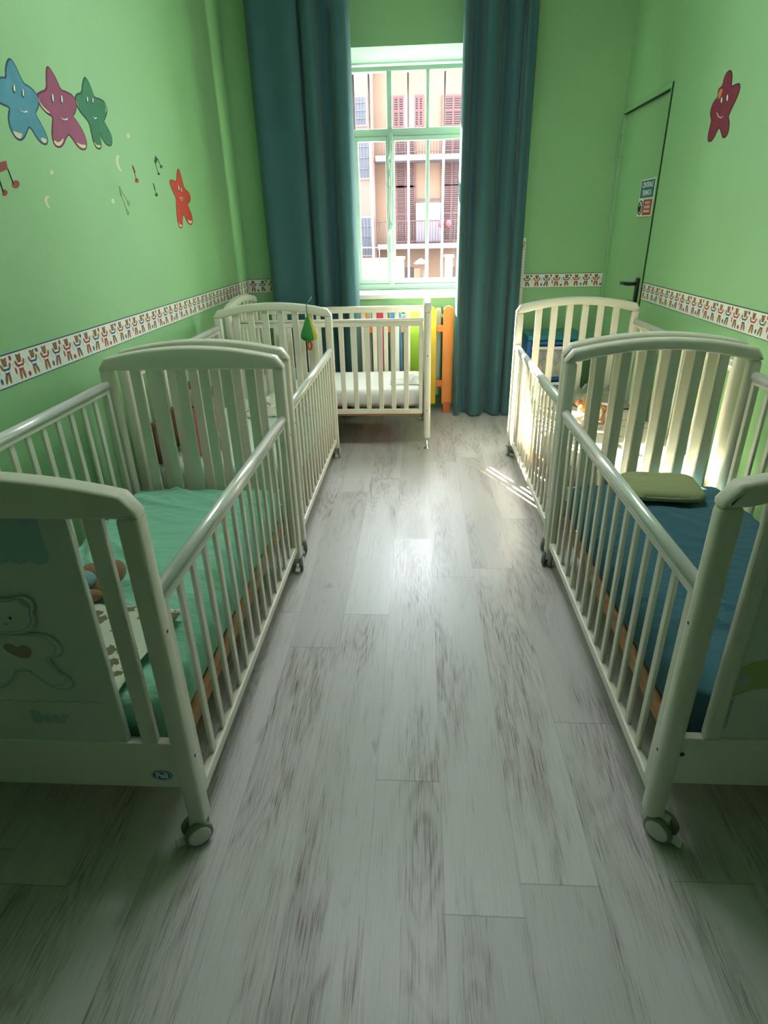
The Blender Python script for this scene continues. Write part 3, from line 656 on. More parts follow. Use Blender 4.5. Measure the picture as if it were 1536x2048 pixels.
onpanel('bear_outline', M['relief'], L1n, line=body, y=ly, lift=.003, cx=-.88)
onpanel('bear_outline', M['relief'], L1n, line=[(a*.86+(-.853)*.14, b*.90+.057) for a, b in body], y=ly, lift=.003, r=.0009, cx=-.88)
headR = [(-.853, .615), (-.815, .620), (-.792, .637), (-.786, .655), (-.787, .672), (-.779, .682), (-.778, .697), (-.790, .709), (-.808, .711), (-.822, .701), (-.853, .703)]
hd = headR+mir(headR)[::-1]
onpanel('bear_relief', M['crib_panel'], L1n, pts=hd, y=ly, lift=.0031, t=.002, cx=-.88)
onpanel('bear_outline', M['relief'], L1n, line=hd, y=ly, lift=.005, cx=-.88)
onpanel('bear_outline', M['panel_blue'], L1n, line=[(a*.86+(-.853)*.14, b*.86+.66*.14) for a, b in hd], y=ly, lift=.005, r=.0012, cx=-.88)
for s in (1, -1):
    f = (lambda p: p) if s == 1 else mir
    onpanel('ear_print', M['panel_blue'], L1n, pts=f([(-.815, .697), (-.800, .703), (-.789, .695), (-.789, .680), (-.797, .684), (-.806, .692)]), y=ly, lift=.005, t=.0006, cx=-.88)
    onpanel('eye_print', M['navy'], L1n, pts=f([(-.838, .661), (-.834, .657), (-.838, .652), (-.842, .657)]), y=ly, lift=.005, t=.0006, cx=-.88)
onpanel('nose_print', M['panel_blue'], L1n, pts=[(-.861, .645), (-.845, .645), (-.853, .635)], y=ly, lift=.005, t=.0006, cx=-.88)
ht = [(-.848, .580), (-.838, .588), (-.824, .585), (-.818, .572), (-.826, .556), (-.842, .551), (-.860, .560), (-.876, .573), (-.878, .586), (-.866, .592), (-.854, .588)]
onpanel('heart_print', M['heart'], L1n, pts=ht, y=ly, lift=.003, t=.0008, cx=-.88)
cl = [(-.722, .884), (-.722, .792)]; x = -.722
while x > -1.04:
    cl += [(x-.006, .784), (x-.020, .780), (x-.034, .784), (x-.040, .790)]; x -= .040
cl += [(x, .884)]
onpanel('cloud_print', M['panel_blue'], L1n, pts=cl, y=ly, t=.0015, sm=0, cx=-.88)
sc = []; x = -.705
while x > -1.05:
    sc += [(x, .429), (x-.010, .433), (x-.022, .434), (x-.034, .431)]; x -= .038
onpanel('scallop_line', M['relief'], L1n, line=sc, y=ly, lift=.0005, closed=False, r=.0012, cx=-.88)
PW = lambda x, z, y: Matrix(((1, 0, 0, x), (0, 0, -1, y), (0, 1, 0, z), (0, 0, 0, 1)))
text_mesh('Bear', .046, M['relief'], L1n, PW(-.832+.88, .385, ly-.0006), bold=.0022, name='bear_lettering')
# round maker's badge on the lower board
bd = [(-.608+.0245*math.cos(a*PI/14), .2155+.0155*math.sin(a*PI/14)) for a in range(28)]
lb = -1.31/2+.0225-.011
onpanel('badge', C('badge_blue', (.03, .16, .42), .4), L1n, pts=bd, y=lb, t=.0012, sm=0, cx=-.88)['label'] = 'blue oval badge'
onpanel('badge_rim', M['whiteink'], L1n, line=[(-.608+.0215*math.cos(a*PI/14), .2155+.0128*math.sin(a*PI/14)) for a in range(28)], y=lb, lift=.0012, r=.0009, sm=0, cx=-.88)
text_mesh('Pali', .021, M['whiteink'], L1n, PW(-.608+.88, .2157, lb-.0014), bold=.0007, name='badge_lettering')
for hh, xx in ((L1n, .329), (R1n, -.305)):
    bm = bmesh.new(); tube(bm, [(xx-.004 if xx > 0 else xx, lb+.002, .268), (xx-.004 if xx > 0 else xx, lb-.0006, .268)], .006, 12); obj('screw_hole', bm, M['dark'], hh)

# printed panel of the near right crib (local x = world - .925)
ly2 = -1.31/2+.0225-.006
RX = .915
onpanel('hill_print', M['hill'], R1n, pts=[(-.245, .50), (-.20, .535), (-.10, .55), (.1, .54), (.245, .50), (.245, .45), (.1, .47), (-.1, .47), (-.20, .455), (-.245, .425)], y=ly2, t=.0008, sm=1)
onpanel('hill_line', M['crib_panel'], R1n, line=[(-.245, .425), (-.20, .455), (-.1, .47), (.1, .47), (.245, .45)], y=ly2, lift=.001, closed=False, r=.002)
rc = [(-.232+.030*math.cos(a*PI/12), .478+.028*math.sin(a*PI/12)) for a in range(24)]
onpanel('heart_disc', C('pale_disc', (.42, .48, .34), .6), R1n, pts=rc, y=ly2, lift=.0009, t=.0008, sm=0)
onpanel('heart_print', M['panel_blue'], R1n, pts=[(-.232, .484), (-.220, .492), (-.212, .486), (-.218, .474), (-.234, .466), (-.250, .476), (-.252, .487), (-.242, .491)], y=ly2, lift=.0018, t=.0006, sm=1)
bm = bmesh.new()
for xx in (-.242, -.226): box(bm, xx-.001, xx+.001, ly2-.0012, ly2, .345, .448)
for i in range(12): box(bm, -.242, -.226, ly2-.0012, ly2, .350+i*.008, .353+i*.008)
obj('ladder_print', bm, M['panel_blue'], R1n)

# ---------------------------------------------------------------- mattresses, sheets and what lies in the cribs
mattress('fitted_sheet', 'mattress in wrinkled mint green sheet in the near left crib', (-.866, 1.585), 0, M['mint'], L=1.205, W=.592, z1=.412, wr=.004, seed=1, fine=3, fold=.034)
mattress('fitted_sheet', 'pale mint mattress in the second left crib', (-.877, 3.005), 0, C('pale_mint_sheet', (.55, .70, .60), .9, bump=.3, bscale=16), L=1.20, W=.592, z1=.405, wr=.004, seed=2)
mattress('fitted_sheet', 'mattress in petrol blue sheet in the near right crib', (.896, 1.640), 0, M['blue'], L=1.205, W=.590, z1=.405, wr=.004, seed=3, fine=3, fold=.024)
mattress('fitted_sheet', 'mattress in cream patterned sheet in the sunlit far right crib', (.915, 3.035), 0, print_mat('cream_pattern_cloth', (.62, .58, .46), (.42, .30, .18), 22, .60), L=1.20, W=.590, z1=.405, wr=.009, seed=4)
mattress('mattress', 'bare white mattress in the crosswise crib under the window', (-.575, 4.12), -PI/2, M['white_cloth'], L=1.18, W=.585, z0=.275, z1=.392, wr=.002, seed=5)

# rumpled cloth in the crosswise crib
def rumple(name, label, c, sx, sy, h, m, seed=0, cat='cloth', rz=0, base=.4):
    def f(u, v):
        x, y = (u-.5)*sx, (v-.5)*sy; e = max(0, min(1, 6*min(u, 1-u, v, 1-v)))
        k = noise.noise(Vector((x*9+seed, y*9, seed)))*.5+.5+.55*abs(noise.noise(Vector((x*22, y*16+seed, 3))))
        wob = 1+.18*noise.noise(Vector((u*3+seed, v*3, 8)))
        a = math.cos(rz), math.sin(rz)
        X, Y = x*wob, y*wob
        return Vector((c[0]+X*a[0]-Y*a[1], c[1]+X*a[1]+Y*a[0], base+.004+h*k*e))
    o = obj(name, cloth_grid(34, 30, f, .004), m, smooth=True); tag(o, label, cat); return o
rumple('muslin_cloth', 'crumpled white cloth at right end of the crosswise crib', (-.10, 4.06), .20, .22, .045, M['white_cloth'], 4, base=.394)

# patterned kerchief over the near end of the mint sheet
kp = print_mat('bear_print_cloth', (.52, .58, .46), (.13, .08, .04), 20, .70, second=(.20, .22, .14))
def kf(u, v):
    # u across (left to right), v from far edge to the hanging near edge (arc length)
    yn = 1.001; zt = .428; top = .318-.05*u*0
    xl = -1.02+.02*v; xr = -.632-.045*v
    x = xl+(xr-xl)*u; s = v*.47*(1-.26*u**6)
    y0 = 1.300+.010*math.sin(u*5)
    w = .004*math.sin(u*17+v*6)+.004*noise.noise(Vector((u*6, v*6, 2)))
    run = y0-yn-.010
    if s < run: return Vector((x, y0-s, zt+.004+abs(w)))
    d = s-run
    if d < .03: a = d/.03*PI/2; return Vector((x, yn-.010+0-.018*math.sin(a)+0, zt+.004-.018*(1-math.cos(a))))
    return Vector((x, yn-.030-abs(w)*.6, zt-.012-(d-.03)))
o = obj('kerchief', cloth_grid(30, 36, kf, .003), kp, smooth=True); tag(o, 'cream cloth with small brown bears draped over near end of mint sheet', 'cloth')

# teddy lying on the mint sheet
tb = mat('tan_plush', (.30, .17, .09), .95, bump=.5, bscale=260, sheen=.3, spec=.1)
td = thing('teddy_bear', 'small tan plush bear with pale blue face lying on mint sheet', 'soft toy', (-.930, 1.350, .434))
bm = bmesh.new()
ball(bm, (-.015, .0, .036), (.046, .042, .036)); ball(bm, (.012, -.036, .022), (.050, .020, .020), rot=Matrix.Rotation(.25, 3, 'Z')); ball(bm, (.035, .02, .026), (.035, .04, .024))
ball(bm, (-.012, .052, .038), (.028, .036, .032)); ball(bm, (.048, .072, .036), (.032, .040, .034)); ball(bm, (.030, .050, .026), (.04, .02, .02), rot=Matrix.Rotation(.5, 3, 'Z'))
obj('body', bm, tb, td)
bm = bmesh.new(); ball(bm, (.002, -.008, .058), (.038, .028, .024), rot=Matrix.Rotation(.35, 3, 'X')); obj('muzzle', bm, mat('pale_blue_plush', (.22, .40, .42), .95, bump=.5, bscale=200), td)['label'] = 'pale blue muzzle'
bm = bmesh.new(); ball(bm, (.004, -.028, .0735), (.004, .003, .003), 10); tube(bm, [(-.014, -.020, .077), (-.004, -.016, .081), (.012, -.016, .081), (.022, -.020, .077)], .0012, 5); obj('nose_stitching', bm, M['navy'], td)

# olive pillow on the blue sheet
def pillow(name, label, c, sx, sy, h, m, rz=0, tagm=True, cat='pillow', base=.4):
    def surf(top):
        def f(u, v):
            x, y = 2*u-1, 2*v-1
            px = x*(1-.10*(1-abs(y))**1*(abs(x)))*sx/2; e = (1-abs(x)**3.2)*(1-abs(y)**3.2); px = x*sx/2*(1-.05*(1-y*y)-.17*y**6); py = y*sy/2*(1-.05*(1-x*x)-.17*x**6)
            z = h/2*(max(e, 0)**.45)*(1 if top else -1)+(.004*noise.noise(Vector((x*2, y*2, 1))) if top else 0)
            return (px, py, z)
        return f
    bm = bmesh.new(); n = 26
    for top in (True, False):
        f = surf(top); g = [[bm.verts.new(f(i/n, j/n)) for j in range(n+1)] for i in range(n+1)]
        for i in range(n):
            for j in range(n):
                q = (g[i][j], g[i+1][j], g[i+1][j+1], g[i][j+1]); bm.faces.new(q if top else q[::-1]).smooth = True
    bmesh.ops.remove_doubles(bm, verts=bm.verts[:], dist=.0006)
    o = obj(name, bm, m, smooth=True); o.location = (c[0], c[1], base+h/2); o.rotation_euler = (0, 0, rz); tag(o, label, cat); return o
pl = pillow('crib_pillow', 'small olive green pillow on the petrol blue sheet', (.915, 2.125), .30, .235, .062, M['olive'], -.12, base=.407)
bm = bmesh.new(); box(bm, -.062, -.022, -.062, -.048, .024, .027); obj('fabric_tag', bm, M['black'], pl)['label'] = 'small black tag'
bm = bmesh.new(); tube(bm, [(.149*math.copysign(abs(math.cos(a))**.55, math.cos(a))*(1-.04), .117*math.copysign(abs(math.sin(a))**.55, math.sin(a))*(1-.04), 0) for a in [2*PI*k/40 for k in range(40)]], .0035, 6, closed=True)
obj('piping', bm, M['olive'], pl)

# far right crib: fluffy grey blanket, animal toy
rumple('fluffy_blanket', 'grey green fluffy blanket heaped at far end of sunlit crib', (1.03, 3.42), .30, .28, .10, mat('grey_plush', (.24, .28, .22), .98, bump=1, bscale=120), 9, base=.41, cat='blanket')
rumple('rumpled_sheet', 'rumpled cream sheet at far left corner of sunlit crib', (.775, 3.46), .17, .26, .06, C('cream_sheet', (.62, .60, .50), .9, bump=.3, bscale=20), 12, base=.41, cat='sheet')
to = thing('plush_animal', 'orange and white plush animal lying in the far right crib', 'soft toy', (.905, 3.05, .412), .2)
org = mat('orange_plush', (.62, .27, .07), .95, bump=.5, bscale=200); crm = mat('cream_plush', (.72, .62, .48), .95, bump=.5, bscale=200); peach = mat('peach_plush', (.60, .30, .16), .95, bump=.4, bscale=200)
bm = bmesh.new(); ball(bm, (-.01, .03, .06), (.065, .055, .055)); obj('head', bm, org, to)
bm = bmesh.new(); ball(bm, (.005, -.02, .05), (.030, .03, .035)); obj('muzzle', bm, crm, to)['label'] = 'white muzzle'
bm = bmesh.new(); ball(bm, (.08, -.04, .04), (.055, .035, .035), rot=Matrix.Rotation(.5, 3, 'Z')); ball(bm, (.06, .03, .05), (.05, .04, .04)); obj('body', bm, peach, to)
bm = bmesh.new(); ball(bm, (-.075, .0, .03), (.028, .05, .025)); ball(bm, (-.05, -.05, .025), (.04, .022, .022)); obj('paw', bm, crm, to)
bm = bmesh.new(); ball(bm, (-.055, .075, .085), (.02, .014, .02), 12); ball(bm, (.035, .08, .09), (.02, .014, .02), 12); obj('ear', bm, peach, to)
bm = bmesh.new(); ball(bm, (-.03, -.015, .09), (.006, .006, .007), 10); ball(bm, (.012, -.01, .093), (.006, .006, .007), 10); obj('eye', bm, M['black'], to)
bm = bmesh.new()
for k in range(5): tube(bm, [(.03+k*.012, .02-k*.012, .095), (.05+k*.012, .0-k*.010, .085)], .004, 6)
obj('ribbon', bm, M['white_cloth'], to)

# second left crib: printed bumper, doll, cushions at the far end
def bumper(name, label, x, y0, y1, z0, z1, m, parts=()):
    def f(u, v): return Vector((x+.010*math.sin(u*26)+.006*math.sin(v*7), y0+(y1-y0)*u, z0+(z1-z0)*v))
    o = obj(name, cloth_grid(40, 10, f, .022), m, smooth=True); tag(o, label, 'crib bumper'); return o
br = mat('brown_check_cloth', (.16, .09, .06), .95, bump=.3, bscale=60)
def cush(name, label, c, s, rz, rx, m):
    o = pillow(name, label, (0, 0), s[0], s[1], s[2], m, 0, cat='cushion', base=0); o.location = c; o.rotation_euler = (rx, 0, rz); return o
bu = bumper('crib_bumper', 'brown padded bumper along wall side of the second left crib', -1.160, 2.42, 2.98, .415, .60, br)
dl = thing('rag_doll', 'pink dressed rag doll sitting against near end of second left crib', 'doll', (-1.02, 2.62, .418), .3)
pk = mat('pink_cloth', (.55, .16, .17), .95, bump=.3, bscale=60); rd = mat('crimson_cloth', (.38, .01, .05), .95, bump=.2, bscale=60); sk = mat('rose_felt', (.62, .42, .34), .95)
bm = bmesh.new(); lathe(bm, [(.085, .0), (.080, .02), (.045, .16), (.03, .20), (.0, .21)], 20); obj('dress', bm, pk, dl)
bm = bmesh.new(); ball(bm, (0, 0, .26), (.05, .045, .055)); obj('head', bm, sk, dl)
bm = bmesh.new(); ball(bm, (0, .012, .275), (.056, .048, .055)); ball(bm, (-.06, .01, .27), (.022, .02, .03)); ball(bm, (.06, .01, .27), (.022, .02, .03)); obj('hair', bm, br, dl)
for s in (-1, 1):
    bm = bmesh.new(); tube(bm, [(s*.03, .0, .17), (s*.085, -.03, .12), (s*.10, -.06, .09)], [.016, .014, .015], 10); obj('arm', bm, pk, dl)
    bm = bmesh.new(); tube(bm, [(s*.035, -.03, .022), (s*.05, -.12, .022)], [.02, .018], 10); obj('leg', bm, sk, dl)
    bm = bmesh.new(); ball(bm, (s*.055, -.14, .026), (.022, .034, .022)); obj('shoe', bm, rd, dl)
cush('pink_cushion', 'pink and crimson cushion leaning on wall side of second left crib', (-1.07, 2.88, .548), (.24, .26, .07), PI/2, 1.25, mat('pink_print', (.52, .14, .18), .9, var=.6, vscale=16))
rumple('rumpled_blanket', 'rumpled cream blanket with dark print at far end of second left crib', (-.80, 3.36), .42, .38, .07, print_mat('cream_dark_print', (.66, .66, .54), (.12, .12, .10), 16, .58), 20, base=.41, cat='blanket')
rumple('turquoise_cloth', 'small turquoise cloth at far left end of crosswise crib', (-.94, 4.24), .20, .18, .08, C('turquoise_cloth', (.05, .38, .42), .9, bump=.3, bscale=30), 30, base=.394)

# hanging pear toy on the far end of second left crib
pt = thing('hanging_toy', 'green and yellow felt pear toy hooked on second left crib end', 'toy', (-.655, 3.575, .70))
prof = [(.004, .195), (.012, .19), (.020, .17), (.030, .14), (.045, .105), (.0505, .085), (.047, .068), (.03, .056), (.0, .052)]
grn = C('green_felt', (.04, .26, .06), .9); ylw = C('yellow_felt', (.50, .42, .06), .9)
for nm, m, a0, a1 in (('green_half', grn, 2.6, 5.4), ('yellow_half', ylw, 5.4, 2.6+2*PI)):
    bm = bmesh.new(); n = 14; g = []
    for r, z in prof: g.append([bm.verts.new((r*math.cos(a0+(a1-a0)*k/n), r*.8*math.sin(a0+(a1-a0)*k/n), z)) for k in range(n+1)])
    for A, B in zip(g, g[1:]):
        for k in range(n): bm.faces.new((A[k], A[k+1], B[k+1], B[k])).smooth = True
    obj(nm, bm, m, pt)['label'] = nm.split('_')[0]+' felt half'
bm = bmesh.new(); tube(bm, [(.012*math.cos(a*PI/8), -.004, .028+.024*math.sin(a*PI/8)) for a in range(16)], .006, 8, closed=True); obj('orange_ring', bm, C('orange_plastic', (.75, .10, .02), .4), pt)['label'] = 'orange ring'
bm = bmesh.new(); tube(bm, [(0, 0, .19), (-.002, -.012, .23), (.0, -.016, .262), (.012, -.006, .278), (.022, .012, .288), (.026, .02, .30)], .0032, 6); obj('hook', bm, M['tyre'], pt)

# ---------------------------------------------------------------- curtains
def curtain(name, label, path, z0, z1, seed=0, m='curtain', hem=.0):
    """path = [(x, y)] folds at mid height; densified by Catmull-Rom"""
    P_ = [path[0]]+path+[path[-1]]; pts = []
    for i in range(1, len(P_)-2):
        for k in range(8):
            t = k/8; a, b, c, d = P_[i-1], P_[i], P_[i+1], P_[i+2]
            pts.append(tuple(.5*((2*b[j])+(-a[j]+c[j])*t+(2*a[j]-5*b[j]+4*c[j]-d[j])*t*t+(-a[j]+3*b[j]-3*c[j]+d[j])*t**3) for j in (0, 1)))
    pts.append(path[-1]); n = len(pts); nz_ = 24
    yc = sum(p[1] for p in pts)/n
    def f(u, v):
        i = min(int(round(u*(n-1))), n-1); x, y = pts[i]; amp = .78+.30*v
        return Vector((x+.006*math.sin(v*3+seed+u*3)*(1-v), yc+(y-yc)*(1.12-.30*v)+.004*math.sin(v*5+u*9+seed), z0+(z1-z0)*v+(hem*math.sin(u*20) if v == 0 else 0)))
    o = soft(obj(name, cloth_grid(n-1, nz_, f, .003), M[m]), 80); tag(o, label, 'curtain'); return o
CY = 4.565
curtain('curtain', 'wide flat teal curtain at the left corner of the window wall', [(-1.10, CY+.05), (-1.07, CY), (-1.03, CY-.012), (-.97, CY-.002), (-.92, CY-.006), (-.87, CY-.018), (-.82, CY-.022), (-.785, CY-.012), (-.770, CY+.015), (-.776, CY+.05)], .015, 3.12, 1)
curtain('curtain', 'folded teal curtain along the left edge of the window', [(-.83, CY+.085), (-.775, CY+.080), (-.757, CY+.05), (-.748, CY+.01), (-.73, CY-.02), (-.69, CY-.04), (-.66, CY-.015), (-.645, CY+.04), (-.61, CY+.085), (-.575, CY+.06), (-.555, CY-.01), (-.52, CY-.045), (-.475, CY-.02), (-.455, CY+.02), (-.445, CY+.06)], .015, 3.12, 2)
curtain('curtain', 'folded teal curtain along the right edge of the window', [(.262, CY+.06), (.264, CY+.01), (.280, CY-.03), (.302, CY-.02), (.318, CY+.04), (.335, CY+.075), (.365, CY+.06), (.385, CY), (.41, CY-.04), (.445, CY-.045), (.48, CY-.015), (.50, CY+.04), (.52, CY+.06), (.545, CY+.02), (.575, CY-.02), (.61, CY-.015), (.624, CY+.015), (.620, CY+.05)], .012, 3.12, 3)
curtain('curtain', 'narrow teal curtain strip beside the bear border on the right', [(.58, CY+.085), (.625, CY+.080), (.640, CY+.04), (.645, CY-.005), (.662, CY-.022), (.685, CY-.014), (.705, CY+.0), (.716, CY+.035)], .012, 3.12, 4)
bm = bmesh.new(); tube(bm, [(-1.25, CY+.03, 3.135), (1.0, CY+.03, 3.135)], .014, 12); ball(bm, (-1.26, CY+.03, 3.135), .028, 14); ball(bm, (1.01, CY+.03, 3.135), .028, 14)
tag(obj('curtain_rod', bm, M['white']), 'white rod carrying the teal curtains', 'curtain rod')
# height chart on the wall
hc = thing('height_chart', 'white child height chart strip beside the right teal curtain', 'height chart', (.735, YB-.006, .42))
obj('chart_board', bx(-.040, .040, -.006, .004, 0, .842, bev=.003), M['paper'], hc)
bm = bmesh.new()
for i in range(40): box(bm, .015 if i % 5 else .0, .036, -.0072, -.006, .02+i*.02, .0215+i*.02)
obj('scale_marks', bm, M['navy'], hc)
bm = bmesh.new(); tube(bm, [(.022+.010*math.cos(a), -.0066, .802+.014*math.sin(a)) for a in [PI*k/4 for k in range(8)]], .003, 5, closed=True); tube(bm, [(.022, -.0066, .79), (.016, -.0066, .76)], .003, 5); obj('animal_drawing', bm, M['heart'], hc)

# ---------------------------------------------------------------- radiator, coloured fence, storage
rdt = thing('radiator', 'pale column radiator under the window behind the coloured fence', 'radiator', (.0, 4.77, 0))
rm = C('radiator_enamel', (.60, .72, .62), .4)
for i in range(11):
    x = -.40+i*.06; bm = bmesh.new(); box(bm, x-.022, x+.022, -.035, .035, .12, .79, bev=.016, seg=3); obj('radiator_column', bm, rm, rdt, smooth=True)
bm = bmesh.new(); tube(bm, [(-.42, 0, .17), (.235, 0, .17)], .016, 10); tube(bm, [(-.42, 0, .73), (.235, 0, .73)], .016, 10); tube(bm, [(.235, 0, .17), (.245, 0, .10), (.245, 0, 0)], .011, 10)
obj('radiator_pipe', bm, rm, rdt)
fn = thing('picket_fence', 'low fence of rounded red blue lime yellow and orange pickets before radiator', 'fence', (0, 4.655, 0))
for z in (.65, .232): obj('cross_rail', bx(-.45, .245, .008, .028, z-.024, z+.024, bev=.003), C('orange_paint_rail', (.70, .22, .04), .45), fn)
for (x, w, c, nm, zt_, feet) in ((-.432, .075, (.75, .26, .05), 'orange', .80, 1), (-.312, .078, (.48, .02, .06), 'red', .80, 0), (-.181, .078, (.03, .20, .50), 'blue', .81, 0), (-.046, .078, (.28, .50, .04), 'lime', .805, 0), (.083, .078, (.72, .52, .03), 'yellow', .81, 0), (.213, .080, (.75, .26, .05), 'orange', .815, 1)):
    pts = [(x-w/2, -.010, .075), (x+w/2, -.010, .075)]+[(x+w/2*math.cos(a*PI/10), -.010, zt_-w/2*.9+w/2*.9*math.sin(a*PI/10)) for a in range(11)]
    bm = bmesh.new(); poly_prism(bm, pts, (0, 1, 0), .018)
    pkx = obj('picket', bm, mat(nm+'_picket_paint', c, .45, bump=.04), fn); pkx['label'] = nm+' picket'
    if feet: obj('fence_foot', bx(x-.03, x+.03, -.012, .03, 0, .09, bev=.004), C('dark_orange_paint', (.50, .13, .03), .5), fn)
st = thing('toy_drawer_tower', 'blue plastic drawer tower of toys behind the far right crib', 'storage tower', (.98, 4.60, 0))
blu = C('blue_plastic', (.02, .12, .34), .35); tealp = C('teal_plastic', (.02, .20, .26), .35)
obj('lid', bx(-.20, .20, -.15, .15, .585, .625, bev=.012), tealp, st)
bm = bmesh.new()
for x in (-.20, .168): box(bm, x, x+.032, -.15, .15, .02, .585, bev=.006)
for z in (.02, .295, .555): box(bm, -.17, .17, -.145, .145, z, z+.025, bev=.004)
box(bm, -.17, .17, .135, .148, .04, .56)
obj('frame', bm, blu, st)
clr = bpy.data.materials.new('clear_drawer'); clr.use_nodes = True; pb = clr.node_tree.nodes['Principled BSDF']; pb.inputs['Base Color'].default_value = (.75, .78, .78, 1); pb.inputs['Alpha'].default_value = .30; pb.inputs['Roughness'].default_value = .2
for z0, z1 in ((.325, .545), (.052, .285)):
    bm = bmesh.new(); box(bm, -.165, .165, -.152, -.146, z0, z1, bev=.002); box(bm, -.165, .165, -.146, .12, z0, z0+.006)
    d = obj('drawer', bm, clr, st); obj('drawer_lip', bx(-.165, .165, -.160, -.144, z1-.02, z1, bev=.003), M['white'], d)
cols = [(.70, .12, .04), (.75, .40, .22), (.62, .60, .50), (.60, .06, .04), (.70, .55, .10), (.10, .25, .5)]
labs = ['red ball', 'peach ball', 'cream ball', 'crimson ball', 'yellow ball', 'blue ball']
k = 0
for lx in (-.115, -.02, .08):
    for ly_ in (-.085, .03):
        bm = bmesh.new(); ball(bm, (0, 0, 0), (.048, .045, .045), 16); o = obj('toy_ball', bm, C('toy_'+labs[k].split()[0], cols[k], .5), smooth=True); o.location = (.98+lx, 4.60+ly_, .332+.045)
        tag(o, labs[k]+' in the upper drawer of the blue drawer tower', 'ball', 'balls in the toy drawer'); k += 1
for j, (lx, c, lb_) in enumerate(((-.112, (.72, .20, .06), 'orange'), (.002, (.70, .64, .52), 'cream'), (.113, (.62, .40, .30), 'brown'))):
    bm = bmesh.new(); ball(bm, (0, 0, 0), (.048, .06, .035), 16); o = obj('stuffed_toy', bm, mat('stuffed_'+lb_, c, .95, bump=.5, bscale=100), smooth=True); o.location = (.98+lx, 4.60-.05, .458)
    tag(o, lb_+' stuffed toy on top of the balls in the drawer tower', 'soft toy')
# clear bag hanging below crosswise crib

# ---------------------------------------------------------------- the street outside (28 m away, first floor level)
pinkm = mat('pink_plaster', (0.0750, 0.0408, 0.0314), .9, bump=.4, bscale=6, var=.22, vscale=.8)
ochre = mat('ochre_plaster', (0.0846, 0.0519, 0.0333), .9, bump=.4, bscale=6, var=.25, vscale=.7)
slabm = C('balcony_slab', (0.0592, 0.0488, 0.0544), .8); shut = C('oxblood_shutter', (0.0341, 0.0054, 0.0066), .7); shutd = C('dark_shutter_slat', (0.012, 0.006, 0.008), .7)
wing = C('dark_blue_pane', (0.011, 0.014, 0.025), .6); railm = C('rusty_rail', (0.031, 0.014, 0.012), .7); wht = C('terrace_white', (0.224, 0.216, 0.216), .8)
FY = 28.0
ba = thing('apartment_building', 'pink plastered building wing seen at the left through the window', 'building', (-4, FY-.6, -8))
obj('wall', bx(-6, 2.14, 0, 6, 0, 17.0), pinkm, ba)
def win_a(x0, x1, z0, z1):
    w = obj('window', bx(x0+4, x1+4, -.06, .1, z0+8, z1+8, bev=.02), C('stone_surround', (0.087, 0.068, 0.062), .8), ba)
    obj('pane', bx(x0+4.07, x1+3.93, -.08, -.05, z0+8.07, z1+7.93), wing, w)
    bm = bmesh.new(); xm = (x0+x1)/2+4
    for i in range(1, 5): x = x0+4+(x1-x0)*i/5; tube(bm, [(x, -.12, z0+8.05), (x, -.12, z1+7.95)], .012, 5)
    for i in range(1, 4): z = z0+8+(z1-z0)*i/4; tube(bm, [(x0+4.05, -.12, z), (x1+3.95, -.12, z)], .014, 5)
    obj('window_grate', bm, C('pale_grate', (0.0310, 0.0340, 0.0405), .6), w)
for a in ((-2.66, -2.07, 4.94, 5.97), (-2.63, -1.99, 3.12, 4.63), (-2.60, -1.93, .26, 1.80), (-4.9, -4.2, 4.9, 6.0), (-4.9, -4.2, 3.1, 4.6)): win_a(*a)
bb = thing('apartment_building', 'ochre apartment house with red shutters and two balconies seen through window', 'building', (2, FY, -8))
obj('wall', bx(-3.86, 8, 0, 6, 0, 16.8), ochre, bb)
obj('cornice', bx(-3.86, 8, -.25, 0, 15.0, 15.25, bev=.03), pinkm, bb)
def shutter(x0, x1, z0, z1, open_=0):
    bm = bmesh.new(); a, b = x0-2, x1-2; z0 += 8; z1 += 8
    for p in ((a, a+.06), (b-.06, b), ((a+b)/2-.04, (a+b)/2+.04)): box(bm, p[0], p[1], -.10, -.02, z0, z1, mi=0)
    for z in (z0, (z0+z1)/2, z1-.06): box(bm, a, b, -.0999, -.02, z, z+.07, mi=0)
    n = int((z1-z0)/.075)
    for i in range(n): z = z0+.04+i*.075; box(bm, a+.05, b-.05, -.085, -.045, z, z+.05, mi=1 if i % 2 else 0)
    obj('shutter', bm, [shut, shutd], bb)
shutter(-1.10, -.66, 4.93, 5.98); shutter(-.26, .10, 4.93, 5.98)
obj('window', bx(-2.66, -2.26, -.03, .05, 12.93, 13.98), C('pale_window', (0.124, 0.112, 0.112), .5), bb)
shutter(.82, 1.72, 4.90, 5.95)
shutter(-1.02, -.24, 2.92-.09, 4.64-.0)
shutter(.86, 1.70, 2.85, 4.70)
shutter(-1.02, -.22, .74, 2.89); shutter(.87, 1.70, .70, 2.89)
bm = bx(-2.20, -1.16, -.40, -.32, 8.75, 10.24, bev=.02); obj('wall_panel', bm, C('grey_panel', (0.0544, 0.0496, 0.0616), .6), bb)
obj('wall_panel_top', bx(-2.15, -1.75, -.36, -.32, 10.30, 10.40), shutd, bb); obj('wall_panel_top', bx(-1.60, -1.16, -.36, -.32, 10.30, 10.40), shutd, bb)
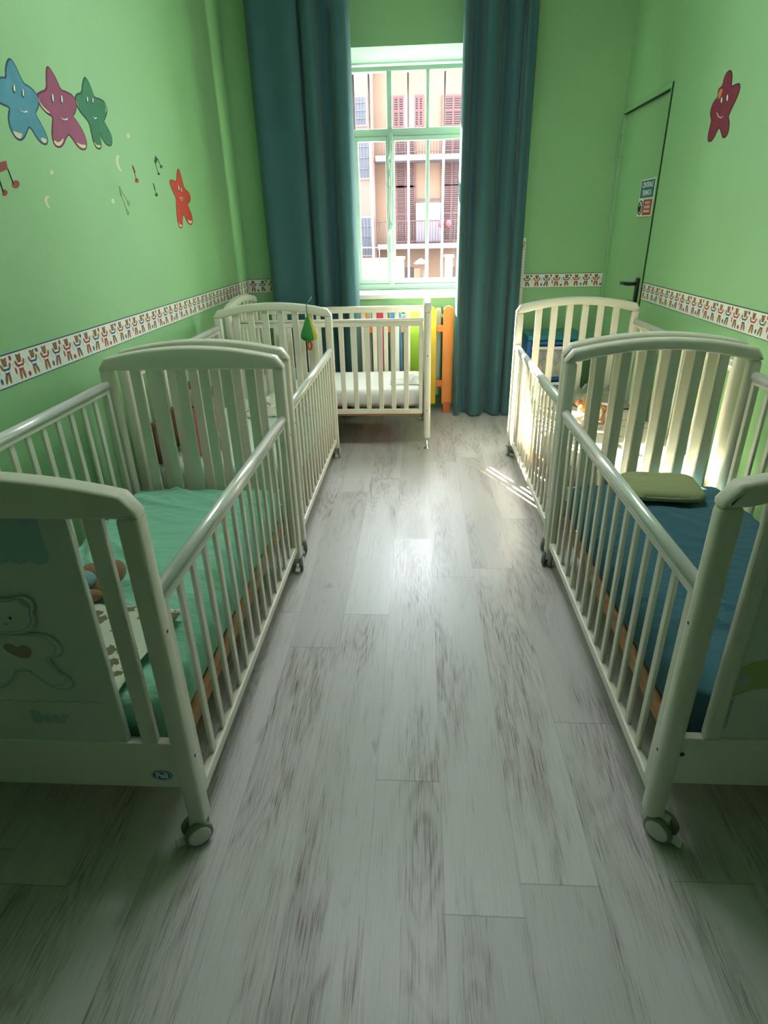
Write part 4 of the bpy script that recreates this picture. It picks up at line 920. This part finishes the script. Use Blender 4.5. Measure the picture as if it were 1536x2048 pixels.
for z in (3.70, .52):
    s = obj('balcony', bx(-3.78, 1.8, -1.1, 0, z+8, z+8.20, bev=.02), slabm, bb)
    bm = bmesh.new()
    tube(bm, [(-3.74, -1.05, z+9.05), (1.76, -1.05, z+9.05)], .02, 5); tube(bm, [(-3.74, -1.05, z+8.30), (1.76, -1.05, z+8.30)], .014, 5); tube(bm, [(-3.74, 0, z+9.05), (-3.74, -1.05, z+9.05)], .02, 5)
    for i in range(50): x = -3.74+i*5.5/49; tube(bm, [(x, -1.05, z+8.2), (x, -1.05, z+9.05)], .010, 4)
    obj('railing', bm, railm, s)
bm = bmesh.new()
for x in (-1.17, -.85): ball(bm, (x, -1.1, 9.45), (.12, .12, .14), 10)
tube(bm, [(-1.17, -1.1, 9.3), (-1.15, -1.1, 9.0)], .04, 5)
obj('flower_pot', bm, C('red_geraniums', (.20, .02, .03), .9), bb)
# ground floor front, doors and the white terrace in front
obj('doorway', bx(-2.62, -2.30, -.05, .05, 7.1, 7.76), shutd, bb); obj('doorway', bx(-2.28, -2.02, -.06, .05, 7.1, 7.72), C('wooden_door', (.16, .08, .04), .7), bb); obj('doorway', bx(-.70, -.50, -.05, .05, 7.2, 7.76), shutd, bb)
obj('ledge', bx(-3.86, 3, -.9, 0, 6.6, 7.10), wht, bb)
te = thing('terrace', 'bright white terrace wall low in the window view', 'terrace', (-2, 22, -8))
obj('wall', bx(-4, .70, 0, 4, 0, 8.25), wht, te); obj('coping', bx(-4, .75, -.1, .25, 8.25, 8.32, bev=.02), slabm, te)
bm = bmesh.new()
for i in range(6): x = -3.4+i*.8; tube(bm, [(x, .1, 8.3), (x, .1, 8.75)], .02, 5)
tube(bm, [(-3.9, .1, 8.74), (.7, .1, 8.74)], .025, 5); obj('railing', bm, slabm, te)
for (x, z) in ((-.72, 1.02), (1.02, 1.05)):
    ch = thing('chimney', 'white chimney block on the left of the terrace' if x < 0 else 'white chimney block at right beside the curtain', 'chimney', (x, 23, -8))
    obj('shaft', bx(-.13, .13, -.12, .3, 0, z+7.3, bev=.02), wht, ch); obj('chimney_top', bx(-.17, .17, -.16, .34, z+7.3, z+7.38, bev=.01), wht, ch)
um = thing('parasol', 'small white parasol open on the far terrace', 'parasol', (.02, 26.5, -1.0))
bm = bmesh.new(); lathe(bm, [(.30, .98), (.16, 1.10), (.01, 1.18)], 8, (0, 0, 0)); obj('canopy', bm, C('parasol_canvas', (.70, .68, .66), .8), um)
bm = bmesh.new(); tube(bm, [(0, 0, 0), (0, 0, 1.12)], .02, 6); obj('pole', bm, slabm, um)
obj('floor_outside', bx(-20, 20, 5.6, 40, -8.2, -8), C('street_asphalt', (.25, .24, .23), .9), kind='structure')
